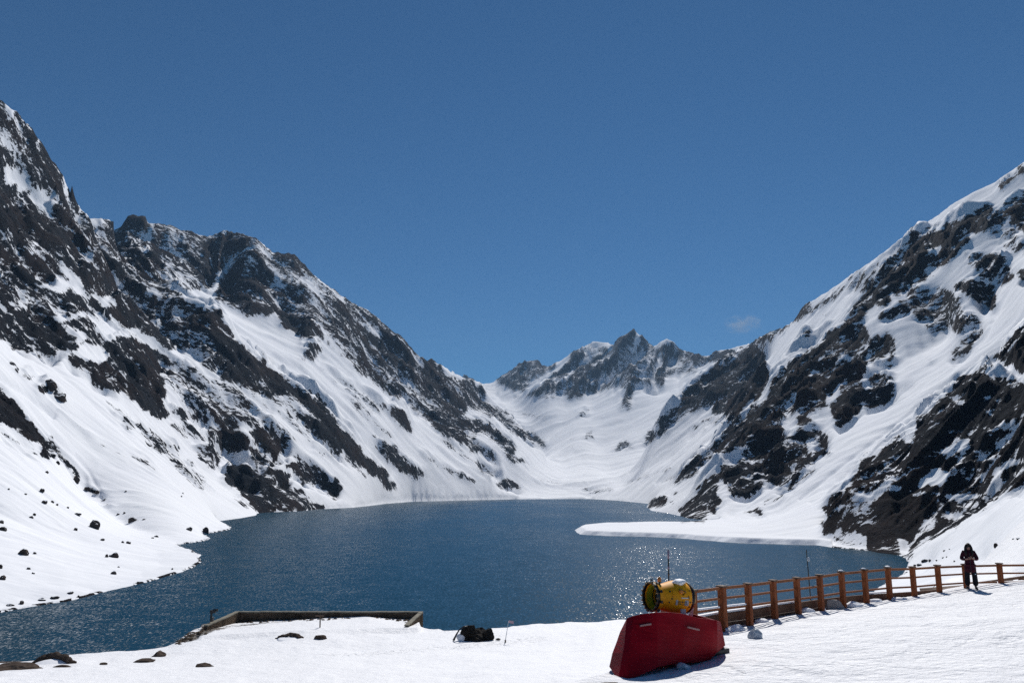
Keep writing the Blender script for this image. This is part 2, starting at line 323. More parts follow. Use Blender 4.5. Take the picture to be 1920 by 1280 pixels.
# ------------------------------------------------------------------ where rock shows through the snow (surveyed outcrops, and one shaded area)
T1, T2, T3, T4, T5, T6 = (0,160), (0,580), (400,560), (860,580), (1280,300), (1280,680)
ROCK = [
 (T1,.72,[(-300,-400),(0,90),(100,180),(200,270),(265,340),(290,440),(350,490),(385,700),(400,745),(470,790),(560,950),(640,1100),(700,1280),(-300,1300)]),
 (T1,.92,[(150,250),(265,340),(290,440),(350,490),(385,700),(400,745),(380,800),(330,860),(300,740),(320,620),(260,520),(170,420),(140,330)]),
 (T1,.9,[(0,700),(100,740),(220,720),(300,800),(330,880),(240,900),(120,850),(0,760)]),
 (T1,.1,[(0,140),(90,190),(60,190),(0,180)]),(T1,.2,[(10,230),(60,260),(90,320),(120,380),(60,350),(0,310)]),
 (T1,.2,[(150,300),(240,350),(215,360)]),(T1,.05,[(0,450),(90,480),(180,560),(120,590),(40,560),(0,500)]),
 (T1,.12,[(180,590),(250,610),(325,660),(300,700),(220,680)]),(T1,.45,[(60,590),(180,600),(220,690),(120,700),(50,640)]),
 (T1,.1,[(0,760),(80,820),(130,850),(60,830)]),
 (T1,.15,[(60,880),(120,890),(200,920),(250,950),(150,930)]),(T1,.1,[(340,1010),(460,1100),(540,1180),(650,1220),(680,1270),(600,1260),(500,1210),(440,1150),(350,1060)]),
 (T1,.08,[(160,1100),(300,1130),(330,1080),(440,1140),(480,1180),(300,1170),(200,1150)]),(T1,.3,[(0,1230),(100,1190),(160,1200),(150,1280),(0,1280)]),
 (T1,.15,[(460,890),(520,910),(540,960),(490,1000)]),(T1,.2,[(350,790),(400,800),(430,840),(370,830)]),
 (T1,.64,[(400,750),(450,760),(550,750),(600,780),(650,800),(700,850),(750,930),(830,1000),(900,1080),(1000,1150),(1060,1200),(1250,1280),(700,1280),(640,1100),(560,950),(480,830)]),
 (T1,.2,[(440,762),(560,748),(600,790),(500,795)]),(T1,.3,[(580,990),(640,1000),(760,1280),(710,1280)]),(T1,.1,[(780,1110),(900,1150),(900,1200),(800,1170)]),(T1,.15,[(900,1060),(1020,1170),(1100,1230),(1050,1210)]),
 (T1,.55,[(640,790),(730,735),(820,735),(830,780),(960,795),(1000,830),(1170,850),(1250,815),(1440,860),(1530,930),(1650,940),(1700,990),(1800,1100),(1920,1160),(1920,1290),(1380,1290),(1200,1190),(1100,1180),(1050,1170),(900,1060),(800,970),(700,870)]),
 (T1,.9,[(720,740),(815,735),(830,810),(700,800)]),(T1,.82,[(1190,840),(1280,820),(1420,870),(1290,960),(1250,1060),(1200,1090),(1100,1080),(1000,1080),(1060,1000),(1120,950)]),
 (T1,.85,[(1540,940),(1650,940),(1700,990),(1790,1100),(1700,1090),(1600,1030),(1540,980)]),(T1,.85,[(1200,1150),(1450,1000),(1600,1130),(1650,1250),(1600,1290),(1400,1280),(1270,1210)]),
 (T1,.75,[(850,860),(900,850),(930,960),(880,980)]),
 (T1,.2,[(680,850),(760,930),(850,880),(830,980),(780,960)]),(T1,.05,[(830,780),(870,850),(800,960),(840,870)]),(T1,.25,[(900,1000),(1000,1000),(950,1050),(1080,1080),(1050,1160),(900,1060)]),
 (T1,.08,[(1160,1150),(1300,970),(1330,980),(1210,1170)]),(T1,0,[(1060,1180),(1130,1140),(1200,1140),(1230,1230),(1330,1290),(1250,1290)]),(T1,.05,[(1440,905),(1530,950),(1460,940)]),
 (T1,.1,[(1480,995),(1560,1040),(1640,1190),(1560,1110)]),(T1,.35,[(1620,1080),(1750,1080),(1850,1180),(1780,1200)]),
 # second tile: flank of the left mountain
 (T2,.88,[(0,0),(250,0),(330,80),(440,190),(310,265),(200,240),(100,225),(0,170),(-200,120),(-200,0)]),
 (T2,.1,[(0,60),(60,90),(110,120),(50,100)]),(T2,.7,[(250,0),(1180,0),(1200,320),(1320,390),(1400,430),(1500,490),(1340,470),(1200,340),(1080,260),(960,230),(860,160),(760,100),(560,40)]),
 (T2,.92,[(900,60),(1150,60),(1190,240),(1100,250),(960,220),(800,120)]),
 (T2,.92,[(1180,0),(1230,0),(1290,100),(1330,170),(1440,260),(1540,370),(1640,420),(1740,490),(1850,590),(1850,680),(1920,720),(1920,830),(1850,760),(1780,700),(1640,640),(1600,540),(1500,490),(1400,430),(1320,390),(1200,320),(1170,220)]),
 (T2,.08,[(530,10),(660,60),(880,220),(1000,300),(1200,370),(1480,480),(1600,560),(1920,830),(1920,920),(1500,640),(1250,440),(1000,330),(850,240),(640,110),(540,70)]),
 (T2,.92,[(330,60),(520,50),(600,180),(700,150),(880,220),(950,260),(900,330),(920,430),(930,560),(900,600),(800,560),(740,510),(640,470),(530,420),(450,340),(380,260),(440,190),(430,130)]),
 (T2,.03,[(400,230),(480,180),(600,260),(590,300),(480,270)]),(T2,.03,[(310,50),(350,60),(480,170),(440,190)]),
 (T2,.42,[(900,280),(1000,290),(1200,380),(1350,480),(1500,600),(1520,650),(1400,650),(1300,600),(1200,560),(1100,540),(950,450),(890,350)]),
 (T2,.88,[(700,450),(930,560),(1100,560),(1170,640),(1080,630),(960,570),(900,600),(800,560)]),(T2,.6,[(1000,490),(1200,560),(1300,600),(1380,680),(1300,680),(1150,600)]),
 (T2,.88,[(1170,660),(1280,680),(1380,700),(1400,770),(1320,850),(1250,800),(1180,720)]),(T2,.93,[(1400,680),(1520,640),(1620,740),(1610,800),(1540,800),(1450,740)]),(T2,.65,[(1400,770),(1500,780),(1540,830),(1540,880),(1400,850)]),
 (T2,.5,[(1080,770),(1200,760),(1230,820),(1200,900),(1130,860)]),(T2,.3,[(930,640),(1080,650),(1180,740),(1080,760)]),
 (T2,.90,[(1250,900),(1330,860),(1420,870),(1550,910),(1640,950),(1690,1010),(1750,1080),(1820,1110),(1820,1140),(1440,1140),(1400,1060),(1300,1000),(1260,960)]),
 (T2,.88,[(1620,750),(1700,810),(1800,900),(1880,970),(1920,1000),(1920,1060),(1800,1010),(1700,950),(1650,900),(1600,870),(1700,850)]),
 (T2,.8,[(1300,1040),(1400,1090),(1410,1115),(1340,1090)]),
 (T2,.5,[(570,480),(700,580),(860,690),(1000,800),(1080,880),(1160,960),(1210,1060),(1100,980),(960,880),(860,780),(700,640)]),
 (T2,.92,[(-200,300),(0,440),(40,500),(120,570),(200,650),(250,720),(300,770),(280,830),(220,780),(180,740),(100,680),(0,620),(-200,520)]),
 (T2,.85,[(220,400),(290,430),(280,460),(230,440)]),(T2,.85,[(300,480),(340,460),(390,490),(370,520)]),(T2,.5,[(120,340),(190,380),(180,400),(110,360)]),(T2,.8,[(70,300),(100,320),(80,325)]),(T2,.9,[(200,250),(260,250),(290,290),(210,275)]),
 # third tile: second mountain
 (T3,.62,[(190,0),(820,0),(900,80),(1000,170),(1100,280),(1200,370),(1260,350),(1300,400),(1380,430),(1480,470),(1540,560),(1640,640),(1700,700),(1800,760),(1870,860),(1800,830),(1700,760),(1600,690),(1430,600),(1440,650),(1400,660),(1560,700),(1700,860),(1790,940),(1700,900),(1600,820),(1500,760),(1470,790),(1580,860),(1615,940),(1500,870),(1400,800),(1300,750),(1200,680),(1130,620),(1100,560),(1000,540),(900,470),(830,400),(750,340),(650,280),(560,200),(450,210),(400,170),(370,100)]),
 (T3,.88,[(200,20),(380,50),(470,110),(560,140),(620,210),(480,210),(400,180),(370,110)]),(T3,.85,[(1130,590),(1300,640),(1400,740),(1400,800),(1300,750),(1200,680)]),
 (T3,.9,[(1260,350),(1330,420),(1290,470),(1400,560),(1430,650),(1370,640),(1280,540),(1200,450),(1180,380)]),(T3,.85,[(1500,680),(1600,760),(1700,860),(1600,810),(1560,760),(1480,700)]),
 (T3,.85,[(1470,850),(1560,860),(1610,940),(1500,880)]),(T3,.88,[(1700,720),(1800,770),(1870,860),(1780,810)]),
 (T3,.75,[(640,20),(760,40),(850,120),(1000,260),(900,260),(780,160)]),(T3,.8,[(860,220),(1000,300),(1100,420),(1000,400),(900,320)]),
 (T3,.05,[(770,80),(900,160),(980,230),(900,200),(800,120)]),(T3,.02,[(1430,620),(1500,680),(1480,700),(1430,660)]),(T3,.2,[(1110,300),(1160,340),(1200,370),(1140,360)]),
 (T3,.05,[(560,110),(640,200),(760,330),(640,270),(600,200)]),
 (T3,.6,[(510,240),(560,230),(620,300),(560,350),(510,350)]),(T3,.36,[(600,370),(760,480),(950,590),(1000,640),(880,640),(780,600),(680,470)]),(T3,.9,[(1000,600),(1070,640),(1110,750),(1030,710),(980,650)]),
 (T3,.92,[(200,330),(340,430),(500,500),(620,600),(650,660),(760,760),(850,840),(950,950),(975,1010),(900,990),(800,930),(720,850),(620,800),(560,740),(620,720),(420,640),(400,580),(300,540),(180,420)]),
 (T3,.35,[(300,540),(420,520),(560,620),(600,700),(460,640)]),(T3,.8,[(920,1010),(980,1000),(1040,1080),(1000,1080)]),
 (T3,.7,[(900,800),(1000,830),(1100,900),(1180,990),(1130,1010),(1030,950),(930,870)]),(T3,.85,[(1600,1040),(1650,1010),(1730,1080),(1640,1070)]),
 # fourth tile: the head of the valley
 (T4,.66,[(590,310),(760,180),(860,205),(985,120),(1095,215),(1165,160),(1255,240),(1240,330),(1160,410),(1140,440),(1040,450),(960,520),(900,550),(960,440),(850,450),(700,500),(600,510),(620,470),(380,490),(500,390)]),
 (T4,.74,[(880,200),(985,120),(1095,215),(1050,270),(940,260)]),(T4,.74,[(1100,210),(1165,160),(1255,240),(1170,330),(1110,300)]),(T4,.74,[(680,250),(760,180),(860,205),(740,260)]),
 (T4,.05,[(860,212),(740,290),(560,400),(520,400),(700,280)]),(T4,.1,[(930,350),(800,410),(650,460),(780,390)]),(T4,.1,[(560,320),(470,380),(390,450),(360,480),(440,380)]),(T4,.15,[(1000,160),(1050,210),(1010,220)]),
 (T4,.7,[(180,420),(290,370),(400,295),(440,320),(560,310),(450,380),(370,440),(300,460),(240,440)]),(T4,.62,[(1260,240),(1400,250),(1500,215),(1660,190),(1560,240),(1450,290),(1350,300),(1250,330)]),
 (T4,.3,[(1180,280),(1400,300),(1330,340),(1230,370)]),(T4,.7,[(0,370),(100,440),(200,560),(260,600),(160,560),(60,500),(0,470)]),
 (T4,.6,[(690,600),(750,555),(710,620)]),(T4,.5,[(700,690),(770,680),(760,740),(710,720)]),(T4,.65,[(840,800),(950,740),(980,760),(900,790)]),(T4,.35,[(600,720),(660,730),(640,745)]),(T4,.5,[(640,770),(680,790),(670,800)]),(T4,.5,[(880,640),(910,640),(890,660)]),
 (T4,.45,[(900,550),(960,500),(1000,510),(980,560)]),(T4,.45,[(570,640),(620,620),(580,645)]),
 (T4,.9,[(1060,690),(1120,680),(1140,600),(1250,530),(1380,420),(1470,370),(1500,270),(1660,210),(1740,260),(1720,380),(1700,480),(1600,560),(1560,590),(1430,590),(1430,540),(1300,590),(1200,660),(1130,710),(1060,755)]),
 (T4,.1,[(1510,300),(1450,440),(1420,490),(1490,340)]),(T4,.4,[(1200,610),(1290,560),(1260,600)]),(T4,.3,[(1310,690),(1400,620),(1560,590),(1400,680)]),
 (T4,.95,[(1070,1080),(1170,1060),(1170,1080),(1130,1130),(1070,1135)]),(T4,.85,[(1230,950),(1300,900),(1330,850),(1400,810),(1330,920),(1240,970)]),(T4,.3,[(1100,1030),(1180,950),(1300,890),(1250,930)]),
 (T4,.9,[(1200,1080),(1230,1075),(1215,1095)]),(T4,.9,[(1230,1020),(1260,1010),(1220,1040)]),
 # fifth tile: right mountain, upper part
 (T5,.95,[(1770,150),(1830,100),(1850,90),(1920,20),(1920,60),(1860,100),(1790,160)]),(T5,.3,[(1450,340),(940,700),(880,745),(1000,760),(1230,600),(1280,500)]),
 (T5,.88,[(1920,190),(1800,260),(1700,300),(1600,350),(1480,370),(1370,420),(1260,510),(1230,560),(1250,600),(1150,650),(1050,740),(940,860),(860,960),(760,1040),(640,1100),(600,1170),(500,1250),(490,1290),(700,1290),(750,1200),(860,1150),(900,1080),(960,1200),(1000,1290),(1030,1130),(1060,1000),(1000,900),(1120,800),(1280,720),(1400,650),(1350,630),(1450,600),(1540,540),(1620,440),(1740,370),(1700,330)]),
 (T5,.5,[(1920,180),(1700,310),(1740,370),(1920,300)]),(T5,.1,[(1360,470),(1450,490),(1400,550)]),(T5,.05,[(1110,740),(1190,690),(1160,740)]),
 (T5,.92,[(1860,260),(1920,300),(2200,300),(2200,420),(1920,420),(1850,380)]),
 (T5,.7,[(1580,520),(1650,500),(1760,530),(1840,560),(1850,680),(1800,700),(1700,640),(1650,610),(1590,600)]),(T5,.9,[(1520,700),(1650,660),(1780,700),(1760,790),(1720,840),(1600,760)]),  # first outline: a shaded area, its shade painted as rock cover
 (T5,.45,[(1610,460),(1920,470),(1920,540),(1800,480)]),(T5,.85,[(1870,640),(1920,620),(2100,620),(2100,690),(1920,690)]),(T5,.45,[(1740,370),(1850,390),(1900,470),(1750,440)]),
 (T5,.55,[(1290,730),(1430,720),(1560,780),(1580,870),(1680,900),(1680,960),(1560,980),(1400,950),(1300,870),(1200,860),(1200,800)]),(T5,.55,[(1500,1080),(1560,1000),(1680,970),(1640,1020),(1580,1080),(1530,1120)]),
 (T5,.55,[(1370,1100),(1410,1110),(1400,1140)]),(T5,.5,[(1100,860),(1240,800),(1240,900),(1130,920)]),(T5,.75,[(1050,1000),(1140,980),(1220,1040),(1180,1160),(1060,1160)]),(T5,.55,[(1050,1200),(1200,1200),(1200,1290),(1050,1290)]),
 (T5,.88,[(1690,1140),(1800,1050),(1920,940),(2200,800),(2200,1170),(1920,1170),(1830,1160),(1780,1100)]),(T5,.8,[(1520,1290),(1600,1190),(1720,1160),(1700,1200),(1920,1250),(1920,1290)]),
 (T5,.6,[(670,970),(720,960),(700,990)]),(T5,.4,[(780,880),(840,840),(810,880)]),
 (T5,.02,[(640,1140),(700,1130),(720,1200),(640,1220)]),
 # sixth tile: right mountain, lower part and the near spur
 (T6,.9,[(0,170),(200,0),(470,0),(480,120),(300,280),(170,280),(240,180),(100,240),(0,310)]),
 (T6,.88,[(490,140),(580,60),(640,0),(960,0),(960,60),(870,130),(790,190),(820,240),(700,290),(780,380),(830,400),(820,480),(760,540),(660,620),(540,690),(480,660),(380,720),(300,740),(250,700),(190,640),(170,690),(230,780),(190,800),(140,870),(130,890),(0,890),(0,820),(70,740),(80,690),(150,630),(220,600),(300,550),(360,460),(250,520),(170,500),(60,590),(0,640),(0,610),(60,540),(150,470),(240,370),(300,310),(400,250),(480,180)]),
 (T6,.05,[(540,300),(670,290),(620,400),(550,420)]),(T6,.05,[(580,190),(690,180),(660,210)]),(T6,.1,[(570,580),(620,550),(640,600)]),(T6,.25,[(700,420),(770,480),(730,540),(690,480)]),(T6,.15,[(710,100),(830,60),(720,60)]),(T6,.05,[(750,280),(800,250),(850,340),(800,370)]),
 (T6,.92,[(830,230),(900,130),(970,60),(1010,150),(1050,160),(1200,100),(1210,130),(1150,210),(1050,240),(960,290),(870,360),(840,310)]),(T6,.6,[(1040,60),(1200,80),(1210,140),(1100,170)]),
 (T6,.95,[(350,860),(430,825),(420,850),(370,870)]),(T6,.6,[(520,865),(590,820),(530,855)]),(T6,.6,[(620,835),(710,798),(640,825)]),
 (T6,.87,[(1920,120),(1850,110),(1700,90),(1560,90),(1500,150),(1440,230),(1320,310),(1290,390),(1220,410),(1100,470),(1080,540),(1010,570),(1000,620),(955,650),(960,700),(870,740),(780,800),(830,870),(800,940),(800,975),(900,960),(950,960),(1030,980),(1040,1050),(1150,1075),(1230,1100),(1290,1100),(1300,1050),(1350,1020),(1500,930),(1640,830),(1780,750),(1920,700),(2200,600),(2200,100)]),
 (T6,.9,[(1690,0),(1920,0),(2200,0),(2200,60),(1920,40),(1850,10)]),
 (T6,.02,[(1290,700),(1420,600),(1480,620),(1470,660),(1400,690),(1350,700)]),(T6,.12,[(1110,660),(1180,700),(1500,735),(1660,745),(1650,770),(1400,750),(1200,722)]),(T6,.08,[(1390,790),(1440,740),(1430,780)]),
 (T6,.25,[(1700,690),(1770,570),(1920,510),(1920,550),(1790,610),(1780,720)]),(T6,.15,[(1490,840),(1560,820),(1570,850)]),(T6,.4,[(1460,500),(1520,430),(1620,430),(1600,560),(1560,560),(1480,530)]),
 (T6,.35,[(1640,240),(1800,300),(1830,360),(1700,290)]),(T6,.25,[(1450,220),(1540,170),(1650,260),(1540,200)]),(T6,.1,[(1200,1000),(1250,1000),(1260,1080),(1230,1080)]),(T6,.35,[(840,960),(950,960),(960,1000),(1030,1040),(900,1030),(830,1010)]),
 (T6,.3,[(1230,410),(1290,370),(1270,450),(1230,460)]),(T6,.35,[(1720,60),(1900,100),(1800,90)]),
]
ROCKLINE = [ # thin rows of stones showing through: tile, cover, half width, points
 (T2,.6,2.5,[(750,820),(810,860),(870,910)]),(T2,.55,2,[(270,540),(480,690),(600,780),(700,840)]),(T2,.6,4,[(0,690),(100,745),(200,810)]),
 (T2,.75,5,[(290,730),(330,810),(380,860),(440,950)]),(T2,.6,4,[(440,950),(500,1010),(560,1040),(640,1130)]),(T3,.6,3,[(1280,790),(1350,830),(1430,900)]),(T3,.55,2,[(1180,870),(1300,950),(1400,1000)]),(T3,.6,3,[(1400,985),(1460,1030)]),
 (T3,.5,3,[(1490,950),(1600,1000)]),(T3,.5,2,[(780,600),(900,690),(1000,780)]),(T3,.5,2,[(560,860),(740,900),(860,1000)]),(T3,.4,2,[(350,600),(560,800)]),(T3,.4,2,[(900,760),(960,840),(1030,900)]),
 (T6,.45,3,[(1290,120),(1200,170),(1130,215),(1040,250)]),(T6,.5,3,[(470,800),(520,760),(560,740)]),(T6,.5,2,[(620,690),(600,720)]),(T6,.35,2,[(840,740),(950,685)]),
 (T4,.35,2,[(930,975),(1100,920),(1200,890)]),(T4,.3,2,[(440,950),(540,980),(700,1000)]),(T4,.5,3,[(700,1015),(860,1010)]),(T4,.35,1.5,[(940,470),(1000,420)]),(T4,.35,2,[(300,490),(480,500),(600,480)]),(T4,.3,1.5,[(210,570),(400,600),(500,590)]),
 (T4,.5,2,[(0,800),(200,930),(350,1000)]),(T6,.5,3,[(600,700),(640,660),(740,600)]),(T5,.5,2,[(440,1060),(500,1000)]),(T5,.7,4,[(1480,370),(1640,320),(1730,270)]),(T5,.7,3,[(400,1040),(560,950),(740,830),(900,730)]),
]
MX0, MX1, MY0, MY1, MS = -460, 2380, -60, 1300, 2.0
def rock_cover():
    nx, ny = int((MX1 - MX0) / MS), int((MY1 - MY0) / MS)
    X, Y = np.meshgrid(MX0 + (np.arange(nx) + .5) * MS, MY0 + (np.arange(ny) + .5) * MS)
    # irregular edges: the outlines are displaced by noise
    Xd = X + (fbm(X / 26, Y / 26, 4, 5) - .5) * 26; Yd = Y + (fbm(X / 26, Y / 26, 4, 9) - .5) * 26
    M = np.zeros((ny, nx), np.float32)
    for (ox, oy), c, poly in ROCK:
        P = [(ox + x / 3.0, oy + y / 3.0) for x, y in poly]
        x0 = min(p[0] for p in P) - 14; x1 = max(p[0] for p in P) + 14; y0 = min(p[1] for p in P) - 14; y1 = max(p[1] for p in P) + 14
        i0, i1 = max(0, int((x0 - MX0) / MS)), min(nx, int((x1 - MX0) / MS) + 1); j0, j1 = max(0, int((y0 - MY0) / MS)), min(ny, int((y1 - MY0) / MS) + 1)
        s = (slice(j0, j1), slice(i0, i1)); k = inside(P, Xd[s], Yd[s])
        M[s] = np.where(k, c, M[s])
    for (ox, oy), c, hw, line in ROCKLINE:
        P = [(ox + x / 3.0, oy + y / 3.0) for x, y in line]
        for (ax, ay), (bx, by) in zip(P[:-1], P[1:]):
            i0, i1 = int((min(ax, bx) - 14 - MX0) / MS), int((max(ax, bx) + 14 - MX0) / MS); j0, j1 = int((min(ay, by) - 14 - MY0) / MS), int((max(ay, by) + 14 - MY0) / MS)
            s = (slice(max(j0, 0), j1), slice(max(i0, 0), i1)); x, y = Xd[s] * .4 + X[s] * .6, Yd[s] * .4 + Y[s] * .6
            t = np.clip(((x - ax) * (bx - ax) + (y - ay) * (by - ay)) / ((bx - ax) ** 2 + (by - ay) ** 2), 0, 1)
            d = np.hypot(x - ax - t * (bx - ax), y - ay - t * (by - ay))
            M[s] = np.maximum(M[s], c * np.clip(1.5 - d / hw, 0, 1))
    # rock that reaches a skyline reaches its very edge
    cols = MX0 + (np.arange(nx) + .5) * MS
    top = np.full(nx, 1e9)
    for c in CREST:
        xs = np.array([p[0] for p in c], float); ys = np.array([p[1] for p in c], float); o = np.argsort(xs)
        top = np.minimum(top, np.interp(cols, xs[o], ys[o], left=1e9, right=1e9))
    jt = np.clip(((top + 5 - MY0) / MS).astype(int), 0, ny - 1)
    edge = M[jt, np.arange(nx)]
    M = np.where(np.arange(ny)[:, None] < jt[None, :], edge[None, :], M)
    def blur(M, n):
        for _ in range(n):
            p = np.pad(M, 1, mode='edge'); M = (p[:-2, 1:-1] + p[2:, 1:-1] + p[1:-1, :-2] + p[1:-1, 2:] + 2 * M) / 6
        return M
    return blur(M, 2), blur(M, 30)
COVER, COVER_WIDE = rock_cover()
def sample(M, px, py):
    u = np.clip((px - MX0) / MS - .5, 0, M.shape[1] - 1.001); v = np.clip((py - MY0) / MS - .5, 0, M.shape[0] - 1.001)
    iu = u.astype(int); iv = v.astype(int); fu = u - iu; fv = v - iv
    return (M[iv, iu] * (1 - fu) + M[iv, iu + 1] * fu) * (1 - fv) + (M[iv + 1, iu] * (1 - fu) + M[iv + 1, iu + 1] * fu) * fv

# avalanche runnels and wind furrows on the snow: photo line, half width in photo pixels, depth in metres
FURROW = [([(-60,660),(0,703),(40,730),(70,752),(100,778)],5,3.2),([(140,850),(165,880),(180,905),(192,928)],3,1.2),([(230,735),(300,800),(380,880),(450,935)],3,1.4),
 ([(60,650),(160,740),(260,840),(330,905)],4,1.5),([(0,760),(60,815)],3,1.2),([(440,640),(520,715),(620,800),(700,870)],4,4),([(560,690),(660,780),(760,870),(820,910)],3,3),
 ([(620,640),(720,740),(830,850),(900,905)],3,3),([(340,665),(440,745),(560,850),(640,930)],3,2.5),([(700,760),(780,830),(850,890)],3,2.5),
 ([(1930,690),(1800,775),(1680,870),(1570,950)],4,2.2),([(1880,670),(1740,765),(1640,850),(1520,940)],4,2.5),([(1800,700),(1650,820),(1500,930)],3,2),
 ([(1560,620),(1470,710),(1400,760)],3,3),([(1420,760),(1330,840),(1230,905)],3,3),([(1380,720),(1280,820),(1180,890)],3,3),([(1900,520),(1850,620),(1790,680)],4,3)]
def furrows(px, py):
    out = np.zeros(px.shape)
    for line, hw, dep in FURROW:
        x0, x1 = min(p[0] for p in line) - 20, max(p[0] for p in line) + 20; y0, y1 = min(p[1] for p in line) - 20, max(p[1] for p in line) + 20
        m = (px > x0) & (px < x1) & (py > y0) & (py < y1)
        if not m.any(): continue
        x, y = px[m], py[m]; d = np.full(x.shape, 1e9)
        for (ax, ay), (bx, by) in zip(line[:-1], line[1:]):
            t = np.clip(((x - ax) * (bx - ax) + (y - ay) * (by - ay)) / ((bx - ax) ** 2 + (by - ay) ** 2), 0, 1)
            d = np.minimum(d, np.hypot(x - ax - t * (bx - ax), y - ay - t * (by - ay)))
        out[m] -= dep * np.exp(-(d / hw) ** 2)
    return out
# ------------------------------------------------------------------ material helpers
def mat(name):
    m = bpy.data.materials.new(name); m.use_nodes = True
    nt = m.node_tree; b = nt.nodes['Principled BSDF']
    return m, nt, b
def nd(nt, typ, **kw):
    n = nt.nodes.new(typ)
    for k, v in kw.items(): setattr(n, k, v)
    return n
def link(nt, a, b): nt.links.new(a, b)
def mathn(nt, op, a, b=None, c=None, clamp=False):
    n = nt.nodes.new('ShaderNodeMath'); n.operation = op; n.use_clamp = clamp
    for i, v in enumerate((a, b, c)):
        if v is None: continue
        if isinstance(v, (int, float)): n.inputs[i].default_value = v
        else: nt.links.new(v, n.inputs[i])
    return n.outputs[0]
def mixc(nt, f, a, b):
    n = nt.nodes.new('ShaderNodeMix'); n.data_type = 'RGBA'
    for i, v in ((0, f), (6, a), (7, b)):
        if isinstance(v, (int, float)): n.inputs[i].default_value = v
        elif isinstance(v, tuple): n.inputs[i].default_value = (*v, 1.0)
        else: nt.links.new(v, n.inputs[i])
    return n.outputs[2]
def noise_tex(nt, vec, scale, detail=4, rough=.55, dist=0.0):
    n = nt.nodes.new('ShaderNodeTexNoise'); n.inputs['Scale'].default_value = scale; n.inputs['Detail'].default_value = detail
    n.inputs['Roughness'].default_value = rough; n.inputs['Distortion'].default_value = dist
    if vec is not None: nt.links.new(vec, n.inputs['Vector'])
    return n.outputs['Fac']
def scaled(nt, vec, s):
    n = nt.nodes.new('ShaderNodeVectorMath'); n.operation = 'MULTIPLY'; nt.links.new(vec, n.inputs[0]); n.inputs[1].default_value = s
    return n.outputs[0]
def ramp(nt, f, a, b, clamp=True):
    n = nt.nodes.new('ShaderNodeMapRange'); n.interpolation_type = 'SMOOTHSTEP'
    nt.links.new(f, n.inputs[0]); n.inputs[1].default_value = a; n.inputs[2].default_value = b
    return n.outputs[0]
def bumpn(nt, h, strength, dist, normal=None):
    n = nt.nodes.new('ShaderNodeBump'); n.inputs['Strength'].default_value = strength; n.inputs['Distance'].default_value = dist
    nt.links.new(h, n.inputs['Height'])
    if normal is not None: nt.links.new(normal, n.inputs['Normal'])
    return n.outputs[0]
SNOW = (0.86, 0.875, 0.90)
def mountain_material():
    m, nt, b = mat('snow_and_rock')
    g = nd(nt, 'ShaderNodeNewGeometry').outputs['Position']
    at = nd(nt, 'ShaderNodeAttribute', attribute_name='rock').outputs['Fac']
    st = scaled(nt, g, (0.45, 1.0, 0.45))
    n1 = noise_tex(nt, st, 1 / 36.0, 9, .80, .3)
    n2 = noise_tex(nt, scaled(nt, g, (.55, 1, 1.0)), 1 / 9.0, 6, .74)
    n = mathn(nt, 'ADD', mathn(nt, 'MULTIPLY', mathn(nt, 'SUBTRACT', n1, .5), 4.6), mathn(nt, 'MULTIPLY', mathn(nt, 'SUBTRACT', n2, .5), 4.0))
    f = mathn(nt, 'ADD', mathn(nt, 'MULTIPLY_ADD', at, 1.2, -.60), n)
    f = ramp(nt, f, -.05, .06)
    # nothing shows where there is no outcrop at all
    f = mathn(nt, 'MULTIPLY', f, ramp(nt, at, .06, .16))
    c1 = noise_tex(nt, g, 1 / 90.0, 4, .6); c2 = noise_tex(nt, g, 1 / 4.0, 6, .7)
    col = mixc(nt, ramp(nt, c1, .42, .62), (0.012, 0.016, 0.024), (0.028, 0.020, 0.021))
    col = mixc(nt, mathn(nt, 'MULTIPLY', ramp(nt, c2, .4, .75), .6), col, (0.045, 0.048, 0.056))
    c3 = noise_tex(nt, g, 1 / 60.0, 3, .5)
    snow = mixc(nt, ramp(nt, c3, .3, .7), SNOW, (0.83, 0.845, 0.88))
    link(nt, mixc(nt, f, snow, col), b.inputs['Base Color'])
    b.inputs['Roughness'].default_value = .9; b.inputs['Specular IOR Level'].default_value = .03
    hr = noise_tex(nt, g, 1 / 14.0, 9, .72); hs = noise_tex(nt, scaled(nt, g, (.4, 1, .4)), 1 / 16.0, 5, .55)
    h = mathn(nt, 'ADD', mathn(nt, 'MULTIPLY', mathn(nt, 'MULTIPLY', hr, f), 22.0), mathn(nt, 'MULTIPLY', hs, 1.3))
    link(nt, bumpn(nt, mathn(nt, 'ADD', h, mathn(nt, 'MULTIPLY', f, 1.0)), .8, 1.0), b.inputs['Normal'])
    return m
